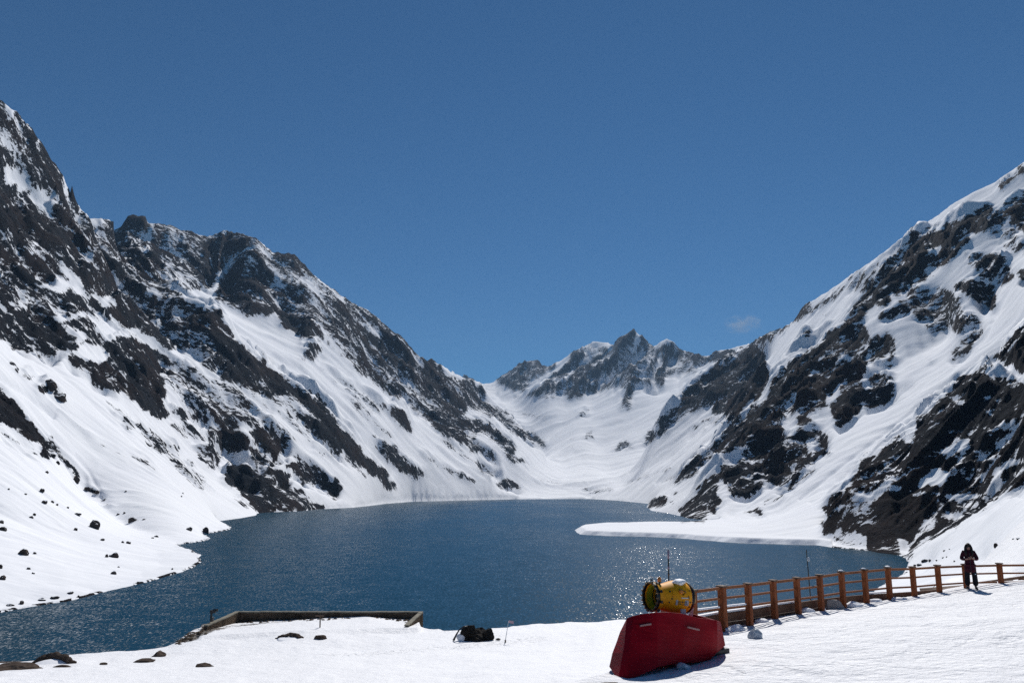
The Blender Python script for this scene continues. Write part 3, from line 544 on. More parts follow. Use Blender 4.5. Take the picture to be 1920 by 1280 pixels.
def ground_material():
    m, nt, b = mat('trodden_snow')
    g = nd(nt, 'ShaderNodeNewGeometry').outputs['Position']
    at = nd(nt, 'ShaderNodeAttribute', attribute_name='rock').outputs['Fac']
    tr = nd(nt, 'ShaderNodeAttribute', attribute_name='tracks').outputs['Fac']
    n = noise_tex(nt, g, 1.3, 6, .65)
    f = ramp(nt, mathn(nt, 'ADD', at, mathn(nt, 'MULTIPLY', mathn(nt, 'SUBTRACT', n, .5), 1.6)), .46, .56)
    f = mathn(nt, 'MULTIPLY', f, ramp(nt, at, .08, .2))
    col = mixc(nt, ramp(nt, noise_tex(nt, g, 3, 5, .6), .35, .65), (0.06, 0.047, 0.035), (0.12, 0.10, 0.08))
    dirt = ramp(nt, noise_tex(nt, g, .35, 5, .6), .5, .8)
    snow = mixc(nt, mathn(nt, 'MULTIPLY', dirt, .5), (0.855, 0.86, 0.88), (0.76, 0.765, 0.79))
    link(nt, mixc(nt, f, snow, col), b.inputs['Base Color'])
    b.inputs['Roughness'].default_value = .6; b.inputs['Specular IOR Level'].default_value = .3
    pits = mathn(nt, 'MULTIPLY', ramp(nt, noise_tex(nt, g, 1.1, 1, .5), .56, .62), mathn(nt, 'MULTIPLY', tr, -.22))
    td = nd(nt, 'ShaderNodeAttribute', attribute_name='tread').outputs['Fac']
    prints = mathn(nt, 'MULTIPLY', ramp(nt, noise_tex(nt, g, 3.1, 2, .5), .48, .72), mathn(nt, 'MULTIPLY', td, -.045))
    pits = mathn(nt, 'ADD', pits, prints)
    h = mathn(nt, 'ADD', mathn(nt, 'MULTIPLY', noise_tex(nt, g, .8, 6, .62), .26), mathn(nt, 'MULTIPLY', noise_tex(nt, scaled(nt, g, (1, 1, 1)), 5, 5, .7), .09))
    h = mathn(nt, 'ADD', h, mathn(nt, 'ADD', pits, mathn(nt, 'MULTIPLY', f, .25)))
    link(nt, bumpn(nt, h, 1.0, 1.0), b.inputs['Normal'])
    return m
M_MOUNT = mountain_material(); M_GROUND = ground_material()

# ------------------------------------------------------------------ build the relief meshes
def structure(o): o['kind'] = 'structure'; return o
def link_mesh(name, V, F, material, attrs=None, smooth=True, parent=None):
    me = bpy.data.meshes.new(name)
    V = np.asarray(V, np.float32); F = np.asarray(F, np.int32)
    me.vertices.add(len(V)); me.vertices.foreach_set('co', V.ravel())
    k = F.shape[1]
    me.loops.add(F.size); me.loops.foreach_set('vertex_index', F.ravel())
    me.polygons.add(len(F)); me.polygons.foreach_set('loop_start', np.arange(0, F.size, k, dtype=np.int32))
    me.polygons.foreach_set('loop_total', np.full(len(F), k, np.int32))
    if smooth: me.polygons.foreach_set('use_smooth', np.ones(len(F), bool))
    for nme, arr in (attrs or {}).items():
        a = me.attributes.new(nme, 'FLOAT', 'POINT'); a.data.foreach_set('value', np.asarray(arr, np.float32))
    me.update(calc_edges=True); me.materials.append(material)
    o = bpy.data.objects.new(name, me); scene.collection.objects.link(o)
    if parent: o.parent = parent
    return o
def azpx(px): return math.atan2(px - 960.0, FPX * CP + 280 * SP)
def distance_to_outline(A, W):
    """rough distance in metres from the lake outline"""
    d = np.full(A.shape, 1e9); X = np.exp(W) * np.sin(A); Y = np.exp(W) * np.cos(A)
    P = [(math.exp(w) * sin(a), math.exp(w) * cos(a)) for a, w in LAKE]
    for (ax, ay), (bx, by) in zip(P, P[1:] + P[:1]):
        t = np.clip(((X - ax) * (bx - ax) + (Y - ay) * (by - ay)) / ((bx - ax) ** 2 + (by - ay) ** 2 + 1e-9), 0, 1)
        d = np.minimum(d, np.hypot(X - ax - t * (bx - ax), Y - ay - t * (by - ay)))
    return d
PENIN = [ray(*p) for p in [(1120,975),(1060,993),(1090,1008),(1560,1030),(1560,985),(1350,975)]]
PENIN = [(a, math.log(-EYE / t)) for a, t in PENIN]
def relief(A, W, near=False):
    r = np.exp(W); X = r * np.sin(A); Y = r * np.cos(A)
    Z = base_z(A, W)
    wob = (fbm(X / 14, Y / 14, 4, 77) - .5)
    # small irregularity of the shore line
    Ap, Wp = A + wob * 2.1 / r, W + wob * 6.0 / r
    lk = inside(LAKE, Ap, Wp)
    D = distance_to_outline(Ap, Wp)
    px, py = to_pixel(X, Y, Z)
    cw = sample(COVER_WIDE, px, py)
    if near: cw = cw * 0
    shore = np.clip((Z - 1) / 14, 0, 1) * np.clip(D / 60, 0, 1)
    Xw = X + (fbm(X / 60, Y / 60, 3, 31) - .5) * 50; Yw = Y + (fbm(X / 60, Y / 60, 3, 37) - .5) * 50
    sk = near_skyline(A, W)
    dz = 0; lam = 1040.0; k = 0
    while lam > (3.0 if not near else 5.0):
        amp = np.minimum((0.15 if lam > 600 else 0.36) * lam, 0.027 * r * np.where(r > 5000, .55, 1)) if lam > 70 else np.minimum(0.45 * lam, 0.014 * r)
        ca, sa = cos(k * 1.1), sin(k * 1.1)
        xs, ys = Xw / (lam * 1.5), Yw / lam
        n = 1 - np.abs(2 * vnoise(xs * ca * 1.0 + ys * .35, ys - xs * .25 + k * 7.7, 100 + k) - 1)
        rockw = np.clip(cw * 1.5, 0, 1)
        small = 0.07 + .06 * (lam > 60)
        amp = amp * (1 - .8 * sk * (lam > 40))
        dz = dz + (n - .62) * amp * (small + (1 - small) * rockw)
        lam *= .5; k += 1
    if near:
        dz = dz * 0.05 + (fbm(X / 9, Y / 9, 4, 3) - .5) * .55 * np.clip((r - 40) / 60, 0, 1) + (fbm(X / 2.2, Y / 2.2, 4, 4) - .5) * .16
    Z = Z + dz * (shore if not near else 1)
    if near or r.min() < 260:
        T = terrace(A, r) + (fbm(X / 1.6, Y / 1.6, 5, 91) - .5) * .10 + (fbm(X / .5, Y / .5, 3, 92) - .5) * .035
        Z = np.where(r < 230, np.maximum(Z, T), Z)
        # the snow fills the walled platform almost to its rim
        wall = np.interp(A, [azpx(380), azpx(450), azpx(600), azpx(700), azpx(745), azpx(790)], [3.1, 2.95, 3.5, 3.95, 3.35, 2.9])
        fill = 4.8 + (wall - 4.8) * np.clip((r - 158) / 25, 0, 1) + (fbm(X / 4, Y / 4, 3, 61) - .5) * .35
        Z = np.where((A > azpx(392)) & (A < azpx(792)) & (r > 158) & (r < 184), np.maximum(Z, fill), Z)
    if not near: Z = Z + (fbm(X / 25, Y / 25, 4, 55) - .5) * 1.8 * (1 - shore) 
    if not near:
        sgn = np.where(px < 930, 1.15, -1.0)
        def runs(w, seed):
            return fbm((Y + .4 * (X + sgn * Z)) / w, (X - sgn * Z) / (w * 9), 3, seed) - .5
        # ribs of rock with gullies between them
        RB = 1 - np.abs(2 * fbm((X + sgn * Z + .35 * Y * np.sign(-sgn)) / 330.0 + .15 * fbm(X / 200, Y / 200, 2, 9), (X - sgn * Z) / 1500.0, 4, 411, gain=.6) - 1)
        RM = 1 - np.abs(2 * fbm((Y + .4 * (X + sgn * Z)) / 120.0, (X - sgn * Z) / 900.0, 5, 412, gain=.62) - 1)
        kf = np.clip((r - 5200) / 1200, 0, 1); km = np.clip((r - 800) / 800, 0, 1) * (1 - kf)
        rw = np.clip(cw * 1.5, 0, 1) * (1 - .5 * sk * kf - .95 * sk * km)
        Z = Z + ((RB - .78) * 260 * kf + (RM - .78) * 46 * km) * rw * shore
        Z = Z + (runs(11.0, 401) * 1.5 + runs(34.0, 402) * np.clip(r / 500 - 1, 0, 5) + furrows(px, py) * (1 - cw)) * shore
    pen = inside(PENIN, A, W)
    bank = np.where(pen, np.minimum(2.8 + (fbm(X / 40, Y / 40, 3, 8) - .5) * 1.4, .1 + D * .6), np.minimum(.05 + D * .5 + (.4 if near else 0), .45 + (fbm(X / 12, Y / 12, 3, 18) - .5) * .6))
    Z = np.where(lk, np.minimum(Z, -.02 - D * .35), np.maximum(Z, bank))
    Z = np.maximum(Z, -9)
    px, py = to_pixel(X, Y, Z)
    cov = sample(COVER, px, py)
    if not near: cov = cov + ((RB - .85) * 2.1 * kf + (RM - .80) * .8 * km) * np.clip(cov * 3, 0, 1)
    return X, Y, Z, cov, D, px, py, lk
def grid(AZ, WS, near):
    A, W = np.meshgrid(AZ, WS)
    return (A, W) + relief(A, W, near)
def laplace(Z, n):
    q = Z
    for _ in range(n):
        p = np.pad(q, 1, mode='edge'); q = (p[:-2, 1:-1] + p[2:, 1:-1] + p[1:-1, :-2] + p[1:-1, 2:]) * .25
    return Z - q
def build_grid(name_fn, AZ, WS, near, material):
    A, W, X, Y, Z, cov, D, px, py, lk = grid(AZ, WS, near)
    r = np.exp(W)
    if not near:
        # snow lies in the hollows and on ledges, rock stands out on the bosses and steep faces
        boss = np.clip(laplace(Z, 6) / (0.0035 * r), -1, 1)
        gx = np.gradient(Z, axis=1) / (r * (AZ[1] - AZ[0])); gy = np.gradient(Z, axis=0) / (np.gradient(WS)[:, None] * r)
        slope = np.hypot(gx, gy)
        steep = np.clip((slope - 1.2) / .9, -1, 1)
        # strata and gullies: narrow bands that run down the fall line of either side of the valley
        sgn = np.where(px < 930, 1.15, -1.0)
        def bands(w, seed):
            u = np.where(r > 5200, X + sgn * Z + .35 * Y * np.sign(-sgn), Y + .4 * (X + sgn * Z)) / w; v = (X - sgn * Z) / (w * 6)
            return fbm(u, v, 4, seed, gain=.6) - .5
        k1 = np.clip((r - 5200) / 1500, 0, 1); k2 = np.clip((r - 700) / 700, 0, 1) * (1 - k1)
        streak = bands(120.0, 301) * k1 * .5 + bands(34.0, 302) * k2 * .7 + bands(9.0, 303) * (1 - k1 - k2)
        cov = cov + streak * np.clip(cov * 3, 0, 1) * (.85 + .6 * k1)
        rock = cov + (boss * .26 + steep * .20) * np.clip(cov * 3, 0, 1)
        stones = ((Z < .5 + .6 * fbm(X / 5, Y / 5, 3, 66)) & (D < 1.0 + r * .0008) & (fbm(X / 3, Y / 3, 2, 67) > .42) & (r < 800)) * .6
        rock = np.maximum(rock, np.where(inside(PENIN, A, W), 0, stones))
        attrs = {'rock': rock}
    else:
        def band(p0, p1, wd):
            a0, t0 = ray(*p0[:2]); a1, t1 = ray(*p1[:2])
            ax, ay, bx, by = p0[2] * sin(a0), p0[2] * cos(a0), p1[2] * sin(a1), p1[2] * cos(a1)
            t = np.clip(((X - ax) * (bx - ax) + (Y - ay) * (by - ay)) / ((bx - ax) ** 2 + (by - ay) ** 2), 0, 1)
            return np.clip(1.3 - np.hypot(X - ax - t * (bx - ax), Y - ay - t * (by - ay)) / wd, 0, 1)
        tracks = np.maximum(band((640,1228,130),(1010,1196,147), 2.8), band((760,1168,168),(900,1190,152), 2))
        tread = np.maximum(band((1380,1215,19.6),(1960,1112,33), 1.3), band((1250,1275,16),(1900,1190,21), .9)) * (r < 60)
        tread = np.maximum(tread, .25 * (r < 60))
        rock = np.clip(np.maximum(np.clip(1 - D / 3.2, 0, 1) * (A < R(-16)) , 0), 0, .7)
        rock = np.maximum(rock, band((345,1205,157),(410,1175,172), 2.4) * .75)
        rock = np.maximum(rock, band((1030,1278,15.0),(1150,1274,15.4), .16) * .7)
        rock = np.maximum(rock, band((420,1172,176),(640,1160,183), 2.5) * .5)
        rock = np.where(r < 60, np.where(np.abs(A) > -9, rock, rock), rock)
        attrs = {'rock': rock, 'tracks': tracks, 'tread': tread}
    nw, nu = A.shape
    idx = np.arange(nw * nu).reshape(nw, nu)
    F = np.stack([idx[:-1, :-1], idx[:-1, 1:], idx[1:, 1:], idx[1:, :-1]], -1).reshape(-1, 4)
    low = (Z < -3.0)
    keep = ~(low[:-1, :-1] & low[:-1, 1:] & low[1:, 1:] & low[1:, :-1]).reshape(-1)
    V = np.stack([X, Y, Z], -1).reshape(-1, 3)
    cls = name_fn(A, W)[:-1, :-1].reshape(-1)
    out = []
    for k, nm in enumerate(['left_mountain', 'right_mountain', 'valley_mountains', 'snow_slope', 'snow_ground']):
        Fk = F[keep & (cls == k)]
        if not len(Fk): continue
        used = np.zeros(len(V), bool); used[Fk.ravel()] = True
        remap = np.cumsum(used) - 1
        out.append(structure(link_mesh(nm, V[used], remap[Fk], material, {a: v.reshape(-1)[used] for a, v in attrs.items()})))
    return out
def regions(A, W):
    r = np.exp(W); c = np.where(A < azpx(1040), 0, 1)
    c = np.where((r > 5000) | ((A > azpx(985)) & (A < azpx(1190)) & (r > 2850)), 2, c)
    c = np.where((A > azpx(1560)) & (r < 345), 3, c)
    return c
NCOL = 1151
AZ = np.linspace(AZ0, AZ1, NCOL)
WS = [math.log(RSPLIT)]
while WS[-1] < L1:
    rr = math.exp(WS[-1]); WS.append(WS[-1] + (.0026 if 430 < rr < 700 else .0036 if rr < 1100 else .0048 if rr < 4600 else .0055))
WS = np.array(WS); WS[-1] = min(WS[-1], L1)
TERRAIN = build_grid(regions, AZ, WS, False, M_MOUNT)
WN = np.linspace(L0, math.log(RSPLIT), 430)
TERRAIN += build_grid(lambda A, W: np.full(A.shape, 4), AZ[::2], WN, True, M_GROUND)
def ground_z(px, r):
    """height of the built ground at a photo column and distance"""
    A = np.array([[math.atan2(px - 960.0, FPX * CP + 280 * SP)]]); W = np.array([[math.log(r)]])
    return float(relief(A, W, r < RSPLIT)[2][0, 0])
def ground_hit(px, py, r0=8.0, r1=6000.0, n=1400):
    """first point of the built ground on the sight line of a photo pixel"""
    a, t = ray(px, py)
    W = np.linspace(math.log(r0), math.log(r1), n)[None, :]; A = np.full(W.shape, a)
    r = np.exp(W)
    Zf = relief(A, W, False)[2]; Zn = relief(A, W, True)[2]
    Z = np.where(r < RSPLIT, Zn, Zf)
    k = np.where((Z - (EYE + r * t))[0] > 0)[0]
    if not len(k): return None
    k = k[0]; rr = float(r[0, k])
    return Vector((rr * sin(a), rr * cos(a), float(Z[0, k]))), rr

# ------------------------------------------------------------------ water
WX, WY = .40, .78          # how steep the chop is across and along the view of the lake
def water_material():
    m, nt, b = mat('lake_water')
    g = nd(nt, 'ShaderNodeNewGeometry').outputs['Position']
    b.inputs['Base Color'].default_value = (0.006, 0.045, 0.075, 1); b.inputs['Roughness'].default_value = .16
    b.inputs['IOR'].default_value = 1.333
    # wind ripples: short chop over longer waves, stronger in gusty patches
    gust = ramp(nt, noise_tex(nt, scaled(nt, g, (1, .35, 1)), 1 / 130.0, 3, .55), .3, .72)
    def slopes(vec, scale, detail, rough):
        n = nt.nodes.new('ShaderNodeTexNoise'); n.inputs['Scale'].default_value = scale; n.inputs['Detail'].default_value = detail
        n.inputs['Roughness'].default_value = rough; link(nt, vec, n.inputs['Vector'])
        sp = nd(nt, 'ShaderNodeSeparateColor'); link(nt, n.outputs['Color'], sp.inputs[0])
        return mathn(nt, 'SUBTRACT', sp.outputs[0], .5), mathn(nt, 'SUBTRACT', sp.outputs[1], .5)
    ax, ay = slopes(scaled(nt, g, (1.0, .36, 1)), 2.4, 2, .6); bx, by = slopes(g, .16, 2, .5)
    k = mathn(nt, 'MULTIPLY_ADD', gust, .55, .6)
    sx = mathn(nt, 'MULTIPLY', mathn(nt, 'ADD', mathn(nt, 'MULTIPLY', ax, WX), mathn(nt, 'MULTIPLY', bx, .10)), k)
    sy = mathn(nt, 'MULTIPLY', mathn(nt, 'ADD', mathn(nt, 'MULTIPLY', ay, WY), mathn(nt, 'MULTIPLY', by, .16)), k)
    sy = mathn(nt, 'SUBTRACT', sy, .13)
    cb = nd(nt, 'ShaderNodeCombineXYZ'); link(nt, sx, cb.inputs[0]); link(nt, sy, cb.inputs[1]); cb.inputs[2].default_value = 1
    nm = nd(nt, 'ShaderNodeVectorMath', operation='NORMALIZE'); link(nt, cb.outputs[0], nm.inputs[0])
    link(nt, nm.outputs[0], b.inputs['Normal'])
    return m
M_WATER = water_material()
lake = structure(link_mesh('lake_water', [(-1500,70,0),(1500,70,0),(1500,3300,0),(-1500,3300,0)], [(0,1,2,3)], M_WATER, smooth=False))
# ------------------------------------------------------------------ things: helpers
def tag(o, label=None, cat=None, group=None, kind=None):
    if label: o['label'] = label
    if cat: o['category'] = cat
    if group: o['group'] = group
    if kind: o['kind'] = kind
    return o
def empty(name, loc):
    o = bpy.data.objects.new(name, None); o.location = loc; o.empty_display_size = .2
    scene.collection.objects.link(o); return o
class MB:
    def __init__(s): s.v = []; s.f = []
    def add(s, V, F):
        k = len(s.v); s.v += [tuple(p) for p in V]; s.f += [tuple(i + k for i in f) for f in F]; return s
    def beam(s, a, b, w, h, up=(0, 0, 1)):
        """a bar of section w x h from a to b"""
        a, b, up = Vector(a), Vector(b), Vector(up); d = (b - a).normalized(); x = d.cross(up).normalized(); u = x.cross(d).normalized()
        V = [p + x * sx * w / 2 + u * su * h / 2 for p in (a, b) for sx, su in ((-1,-1),(1,-1),(1,1),(-1,1))]
        return s.add(V, [(0,1,2,3),(7,6,5,4),(0,4,5,1),(1,5,6,2),(2,6,7,3),(3,7,4,0)])
    def tube(s, pts, rad, n=8):
        pts = [Vector(p) for p in pts]; rs = rad if isinstance(rad, (list, tuple)) else [rad] * len(pts)
        rings = []
        for i, p in enumerate(pts):
            d = (pts[min(i + 1, len(pts) - 1)] - pts[max(i - 1, 0)]).normalized()
            x = d.cross(Vector((0, 0, 1)) if abs(d.z) < .9 else Vector((1, 0, 0))).normalized(); u = x.cross(d)
            rings.append([p + (x * cos(2 * pi * k / n) + u * sin(2 * pi * k / n)) * rs[i] for k in range(n)])
        V = [q for r_ in rings for q in r_]
        F = [(i * n + k, i * n + (k + 1) % n, (i + 1) * n + (k + 1) % n, (i + 1) * n + k) for i in range(len(pts) - 1) for k in range(n)]
        F += [tuple(reversed(range(n))), tuple((len(pts) - 1) * n + k for k in range(n))]
        return s.add(V, F)
    def lathe(s, c, axis, prof, n=32, cap=False):
        """profile of (distance along axis, radius) turned about the axis through c"""
        axis = Vector(axis).normalized(); x = axis.cross(Vector((0, 0, 1))).normalized() if abs(axis.z) < .95 else Vector((1, 0, 0)); u = x.cross(axis).normalized()
        c = Vector(c)
        V = [c + axis * t + (x * cos(2 * pi * k / n) + u * sin(2 * pi * k / n)) * r_ for t, r_ in prof for k in range(n)]
        F = [(i * n + k, i * n + (k + 1) % n, (i + 1) * n + (k + 1) % n, (i + 1) * n + k) for i in range(len(prof) - 1) for k in range(n)]
        if cap: F += [tuple(range(n)), tuple(reversed([(len(prof) - 1) * n + k for k in range(n)]))]
        return s.add(V, F)
    def build(s, name, m, parent=None, smooth=False, bevel=0, origin=None, subd=0):
        me = bpy.data.meshes.new(name); org = Vector(origin) if origin is not None else (Vector(parent_world(parent)) if parent else Vector((0, 0, 0)))
        me.from_pydata([tuple(Vector(p) - org) for p in s.v], [], s.f)
        bm = bmesh.new(); bm.from_mesh(me); bmesh.ops.recalc_face_normals(bm, faces=bm.faces)
        bm.to_mesh(me); bm.free()
        if smooth:
            me.polygons.foreach_set('use_smooth', [True] * len(me.polygons))
        me.materials.append(m)
        o = bpy.data.objects.new(name, me); scene.collection.objects.link(o)
        if parent: o.parent = parent; o.location = org - Vector(parent_world(parent))
        else: o.location = org
        if bevel:
            b = o.modifiers.new('bevel', 'BEVEL'); b.width = bevel; b.segments = 2; b.limit_method = 'ANGLE'
        if subd:
            b = o.modifiers.new('subd', 'SUBSURF'); b.levels = subd; b.render_levels = subd
        return o
def parent_world(p):
    v = Vector((0, 0, 0))
    while p is not None: v += p.location; p = p.parent
    return v
def plain(name, col, rough=.6, spec=.3, metal=0.0, var=.25, scale=6.0, bump=.0, detail=5):
    m, nt, b = mat(name); g = nd(nt, 'ShaderNodeTexCoord').outputs['Object']
    n = noise_tex(nt, g, scale, detail, .6)
    dark = tuple(c * (1 - var) for c in col)
    link(nt, mixc(nt, ramp(nt, n, .35, .65), dark, col), b.inputs['Base Color'])
    b.inputs['Roughness'].default_value = rough; b.inputs['Specular IOR Level'].default_value = spec; b.inputs['Metallic'].default_value = metal
    if bump: link(nt, bumpn(nt, n, 1.0, bump), b.inputs['Normal'])
    return m
def wood(name, a, bcol, along=(1, 12, 12)):
    m, nt, b = mat(name); g = nd(nt, 'ShaderNodeNewGeometry').outputs['Position']
    n = noise_tex(nt, scaled(nt, g, along), 2.2, 6, .65); n2 = noise_tex(nt, g, 1.3, 3, .6)
    c = mixc(nt, ramp(nt, n, .3, .7), a, bcol); c = mixc(nt, mathn(nt, 'MULTIPLY', ramp(nt, n2, .5, .7), .45), c, tuple(x * .35 for x in a))
    link(nt, c, b.inputs['Base Color']); b.inputs['Roughness'].default_value = .75; b.inputs['Specular IOR Level'].default_value = .2
    link(nt, bumpn(nt, n, .8, .006), b.inputs['Normal'])
    return m
M_POST = wood('stained_post', (0.20, 0.055, 0.018), (0.33, 0.10, 0.035), (14, 14, 1))
M_RAIL = wood('stained_rail', (0.22, 0.075, 0.03), (0.36, 0.14, 0.06), (2, 8, 14))
M_CAP = wood('weathered_cap', (0.10, 0.055, 0.035), (0.22, 0.16, 0.12), (6, 6, 6))
M_PLANK = wood('old_plank', (0.10, 0.05, 0.03), (0.17, 0.10, 0.065), (2, 6, 14))
M_SNOWY = plain('clean_snow', (0.86, 0.87, 0.90), .6, .3, var=.05, scale=4, bump=.02)
M_ICE = plain('icy_snow', (0.50, 0.55, 0.60), .45, .4, var=.25, scale=9, bump=.02)
M_BLACK = plain('black_metal', (0.015, 0.015, 0.017), .45, .5, var=.3, scale=8)
def rock_material(name, a, bcol, c, snow=0.0):
    m, nt, b = mat(name); g = nd(nt, 'ShaderNodeNewGeometry'); p = g.outputs['Position']
    n = noise_tex(nt, p, 1.6, 7, .65); n2 = noise_tex(nt, p, .35, 4, .6)
    col = mixc(nt, ramp(nt, n2, .4, .6), a, bcol); col = mixc(nt, ramp(nt, n, .5, .75), col, c)
    if snow:
        z = nd(nt, 'ShaderNodeSeparateXYZ'); link(nt, g.outputs['Normal'], z.inputs[0])
        f = ramp(nt, mathn(nt, 'ADD', z.outputs[2], mathn(nt, 'MULTIPLY', mathn(nt, 'SUBTRACT', n, .5), .9)), 1 - snow, 1 - snow + .08)
        col = mixc(nt, f, col, SNOW)
    link(nt, col, b.inputs['Base Color']); b.inputs['Roughness'].default_value = .9; b.inputs['Specular IOR Level'].default_value = .08
    link(nt, bumpn(nt, n, 1.0, .12), b.inputs['Normal'])
    return m
M_BOULDER = rock_material('dark_boulder', (0.028, 0.026, 0.027), (0.055, 0.040, 0.034), (0.075, 0.068, 0.062), .22)
M_BROWN = rock_material('brown_rock', (0.050, 0.036, 0.028), (0.085, 0.060, 0.045), (0.12, 0.10, 0.085))
M_COAL = rock_material('black_rock', (0.010, 0.010, 0.010), (0.022, 0.018, 0.014), (0.040, 0.034, 0.030))
M_GREY = rock_material('pale_grey_stone', (0.30, 0.27, 0.25), (0.38, 0.34, 0.31), (0.44, 0.40, 0.37))
import mathutils.noise as mno
def rock_mesh(size, seed, rough=.45, sub=3, flat=None):
    bm = bmesh.new(); bmesh.ops.create_icosphere(bm, subdivisions=sub, radius=1)
    off = Vector((seed * 3.7, seed * 1.3, seed * 2.1))
    rng = random.Random(seed); cuts = [(Vector((rng.uniform(-1, 1), rng.uniform(-1, 1), rng.uniform(-.6, 1))).normalized(), rng.uniform(.55, .85)) for _ in range(7)]
    for v in bm.verts:
        p = v.co.copy()
        for nrm, d in cuts:
            e = p.dot(nrm) - d
            if e > 0: p -= nrm * e * .85
        p *= 1 + rough * (mno.fractal(v.co * 1.3 + off, 1, 2, 4) * .6)
        v.co = Vector((p.x * size[0], p.y * size[1], p.z * size[2]))
    V = [tuple(v.co) for v in bm.verts]; F = [tuple(w.index for w in f.verts) for f in bm.faces]; bm.free()
    return V, F
def rock(name, px, py, w, h, label, cat, m, seed, group=None, r=None, parent=None, depth=1.0, sub=3, tilt=0.0, rough=.45, sink=.25):
    """rock seen centred on a photo pixel, w x h pixels across, sitting on the ground under it"""
    hit = ground_hit(px, py + h * .35) if r is None else None
    if r is None:
        if hit is None: return None
        P, r = hit
    else: P = pt(px, py + h * .35, r)
    s = r * cos(ray(px, py)[0]) / FPX; sx = w * s / 2; sz = h * s / 2 * 1.25
    V, F = rock_mesh((sx, sx * depth, sz), seed, rough, sub)
    o = MB().add(V, F).build(name, m, parent, smooth=False, origin=Vector((0, 0, 0)))
    o.location = P + Vector((0, 0, sz * (.5 - sink))) - (parent_world(parent) if parent else Vector((0, 0, 0)))
    o.rotation_euler = (0, tilt, random.Random(seed).uniform(-.4, .4))
    if label: tag(o, label, cat, group)
    return o

# ------------------------------------------------------------------ fence along the terrace
POSTS = [(1299,1104,22.1),(1353,1097,23.2),(1402,1092,24.3),(1449,1086,25.5),(1493,1081,26.8),(1536,1076,28.1),(1577,1070,29.4),(1620,1066,30.7),(1664,1062,32),(1710,1061,33.3),(1757,1058,34.7),(1808,1056,36),(1873,1054.5,37),(1940,1054,38),(2010,1054,39)]
def fence():
    tops = [pt(*p) for p in POSTS]
    base = tops[5].copy(); base.z = 26.0
    root = tag(empty('wooden_fence', base), 'brown stained wooden fence with capped posts and three rails along the snow terrace', 'fence')
    rng = random.Random(4)
    snowy = {6, 7, 8}
    for i, t in enumerate(tops):
        px, py, r = POSTS[i]; w = .155 if i != 1 else .18
        d = (tops[min(i + 1, len(tops) - 1)] - tops[max(i - 1, 0)]); d.z = 0; d.normalize(); n = Vector((-d.y, d.x, 0))
        g = terrace_z(t.x, t.y)
        mb = MB(); a = Vector((t.x, t.y, g - .35)); b = Vector((t.x, t.y, t.z - .045)); mb.beam(a, b, w, w, up=n)
        o = mb.build('post', M_POST, root, bevel=.012)
        c = MB(); c.beam(Vector((t.x, t.y, t.z - .043)), Vector((t.x, t.y, t.z)), w * 1.32, w * 1.32, up=n)
        c.build('post_cap', M_CAP, o, bevel=.008)
        if i in snowy:
            s = MB(); V, F = rock_mesh((w * .6, w * .6, .035), 40 + i, .2, 2); s.add([Vector(v) + t + Vector((0, 0, .01)) for v in V], F)
            s.build('snow_cap', M_SNOWY, o, smooth=True)
    off = lambda i: np.interp(i, [0, 1, 8, 11, 14], [0, 0, 1, 2, 2])
    for i in range(len(tops) - 1):
        for k in range(3):
            def at(j):
                px, py, r = POSTS[j]; dy = (5, 24 - 2.2 * off(j), 43.5 - 3.6 * off(j))[k]
                p = pt(px, py + dy, r); return p
            a, b = at(i), at(i + 1); d = (b - a).normalized()
            mb = MB(); mb.beam(a + d * .095, b - d * .095, .045, .075 if k == 0 else .06)
            mb.build('rail', M_RAIL, root, bevel=.006)
            if k == 2 and i < 2:
                s = MB(); s.beam(a + d * .12 + Vector((0, 0, .055)), b - d * .12 + Vector((0, 0, .055)), .09, .05); s.build('snow_cap', M_SNOWY, root, bevel=.02)
    return tops
def terrace_z(x, y):
    A = np.array([[math.atan2(x, y)]]); r = np.array([[math.hypot(x, y)]])
    return float(terrace(A, r)[0, 0])
TOPS = fence()
def plank_wall():
    tp = [(1275, 1163, 22.2), (1299, 1157, 22.55), (1353, 1147, 23.65), (1402, 1141, 24.75), (1449, 1133, 25.95), (1493, 1127, 27.25), (1536, 1121, 28.55), (1577, 1116, 29.85), (1620, 1112.5, 31.15), (1664, 1110, 32.45), (1710, 1107, 33.75), (1757, 1103, 35.2)]
    P = [pt(*p) for p in tp]
    root = tag(empty('plank_wall', P[5] - Vector((0, 0, .6))), 'low dark retaining wall of horizontal wooden planks behind the foot of the fence', 'wall')
    rng = random.Random(8)
    for i in range(len(P) - 1):
        a, b = P[i], P[i + 1]; d = (b - a).normalized()
        for k in range(4):
            z = -.15 - k * .255
            j = rng.uniform(-.012, .012); nrm = Vector((-d.y, d.x, 0)) * (j + .02 * (k % 2))
            mb = MB(); mb.beam(a + Vector((0, 0, z)) + nrm + d * .006, b + Vector((0, 0, z)) + nrm - d * .006, .06, .24)
            mb.build('plank', M_PLANK, root, bevel=.006)
        if i < 5 or i in (8,):
            mb = MB(); mb.beam(a + Vector((0, 0, .015)), b + Vector((0, 0, .015)), .13, .05); mb.build('snow_strip', M_SNOWY, root, bevel=.02)
plank_wall()
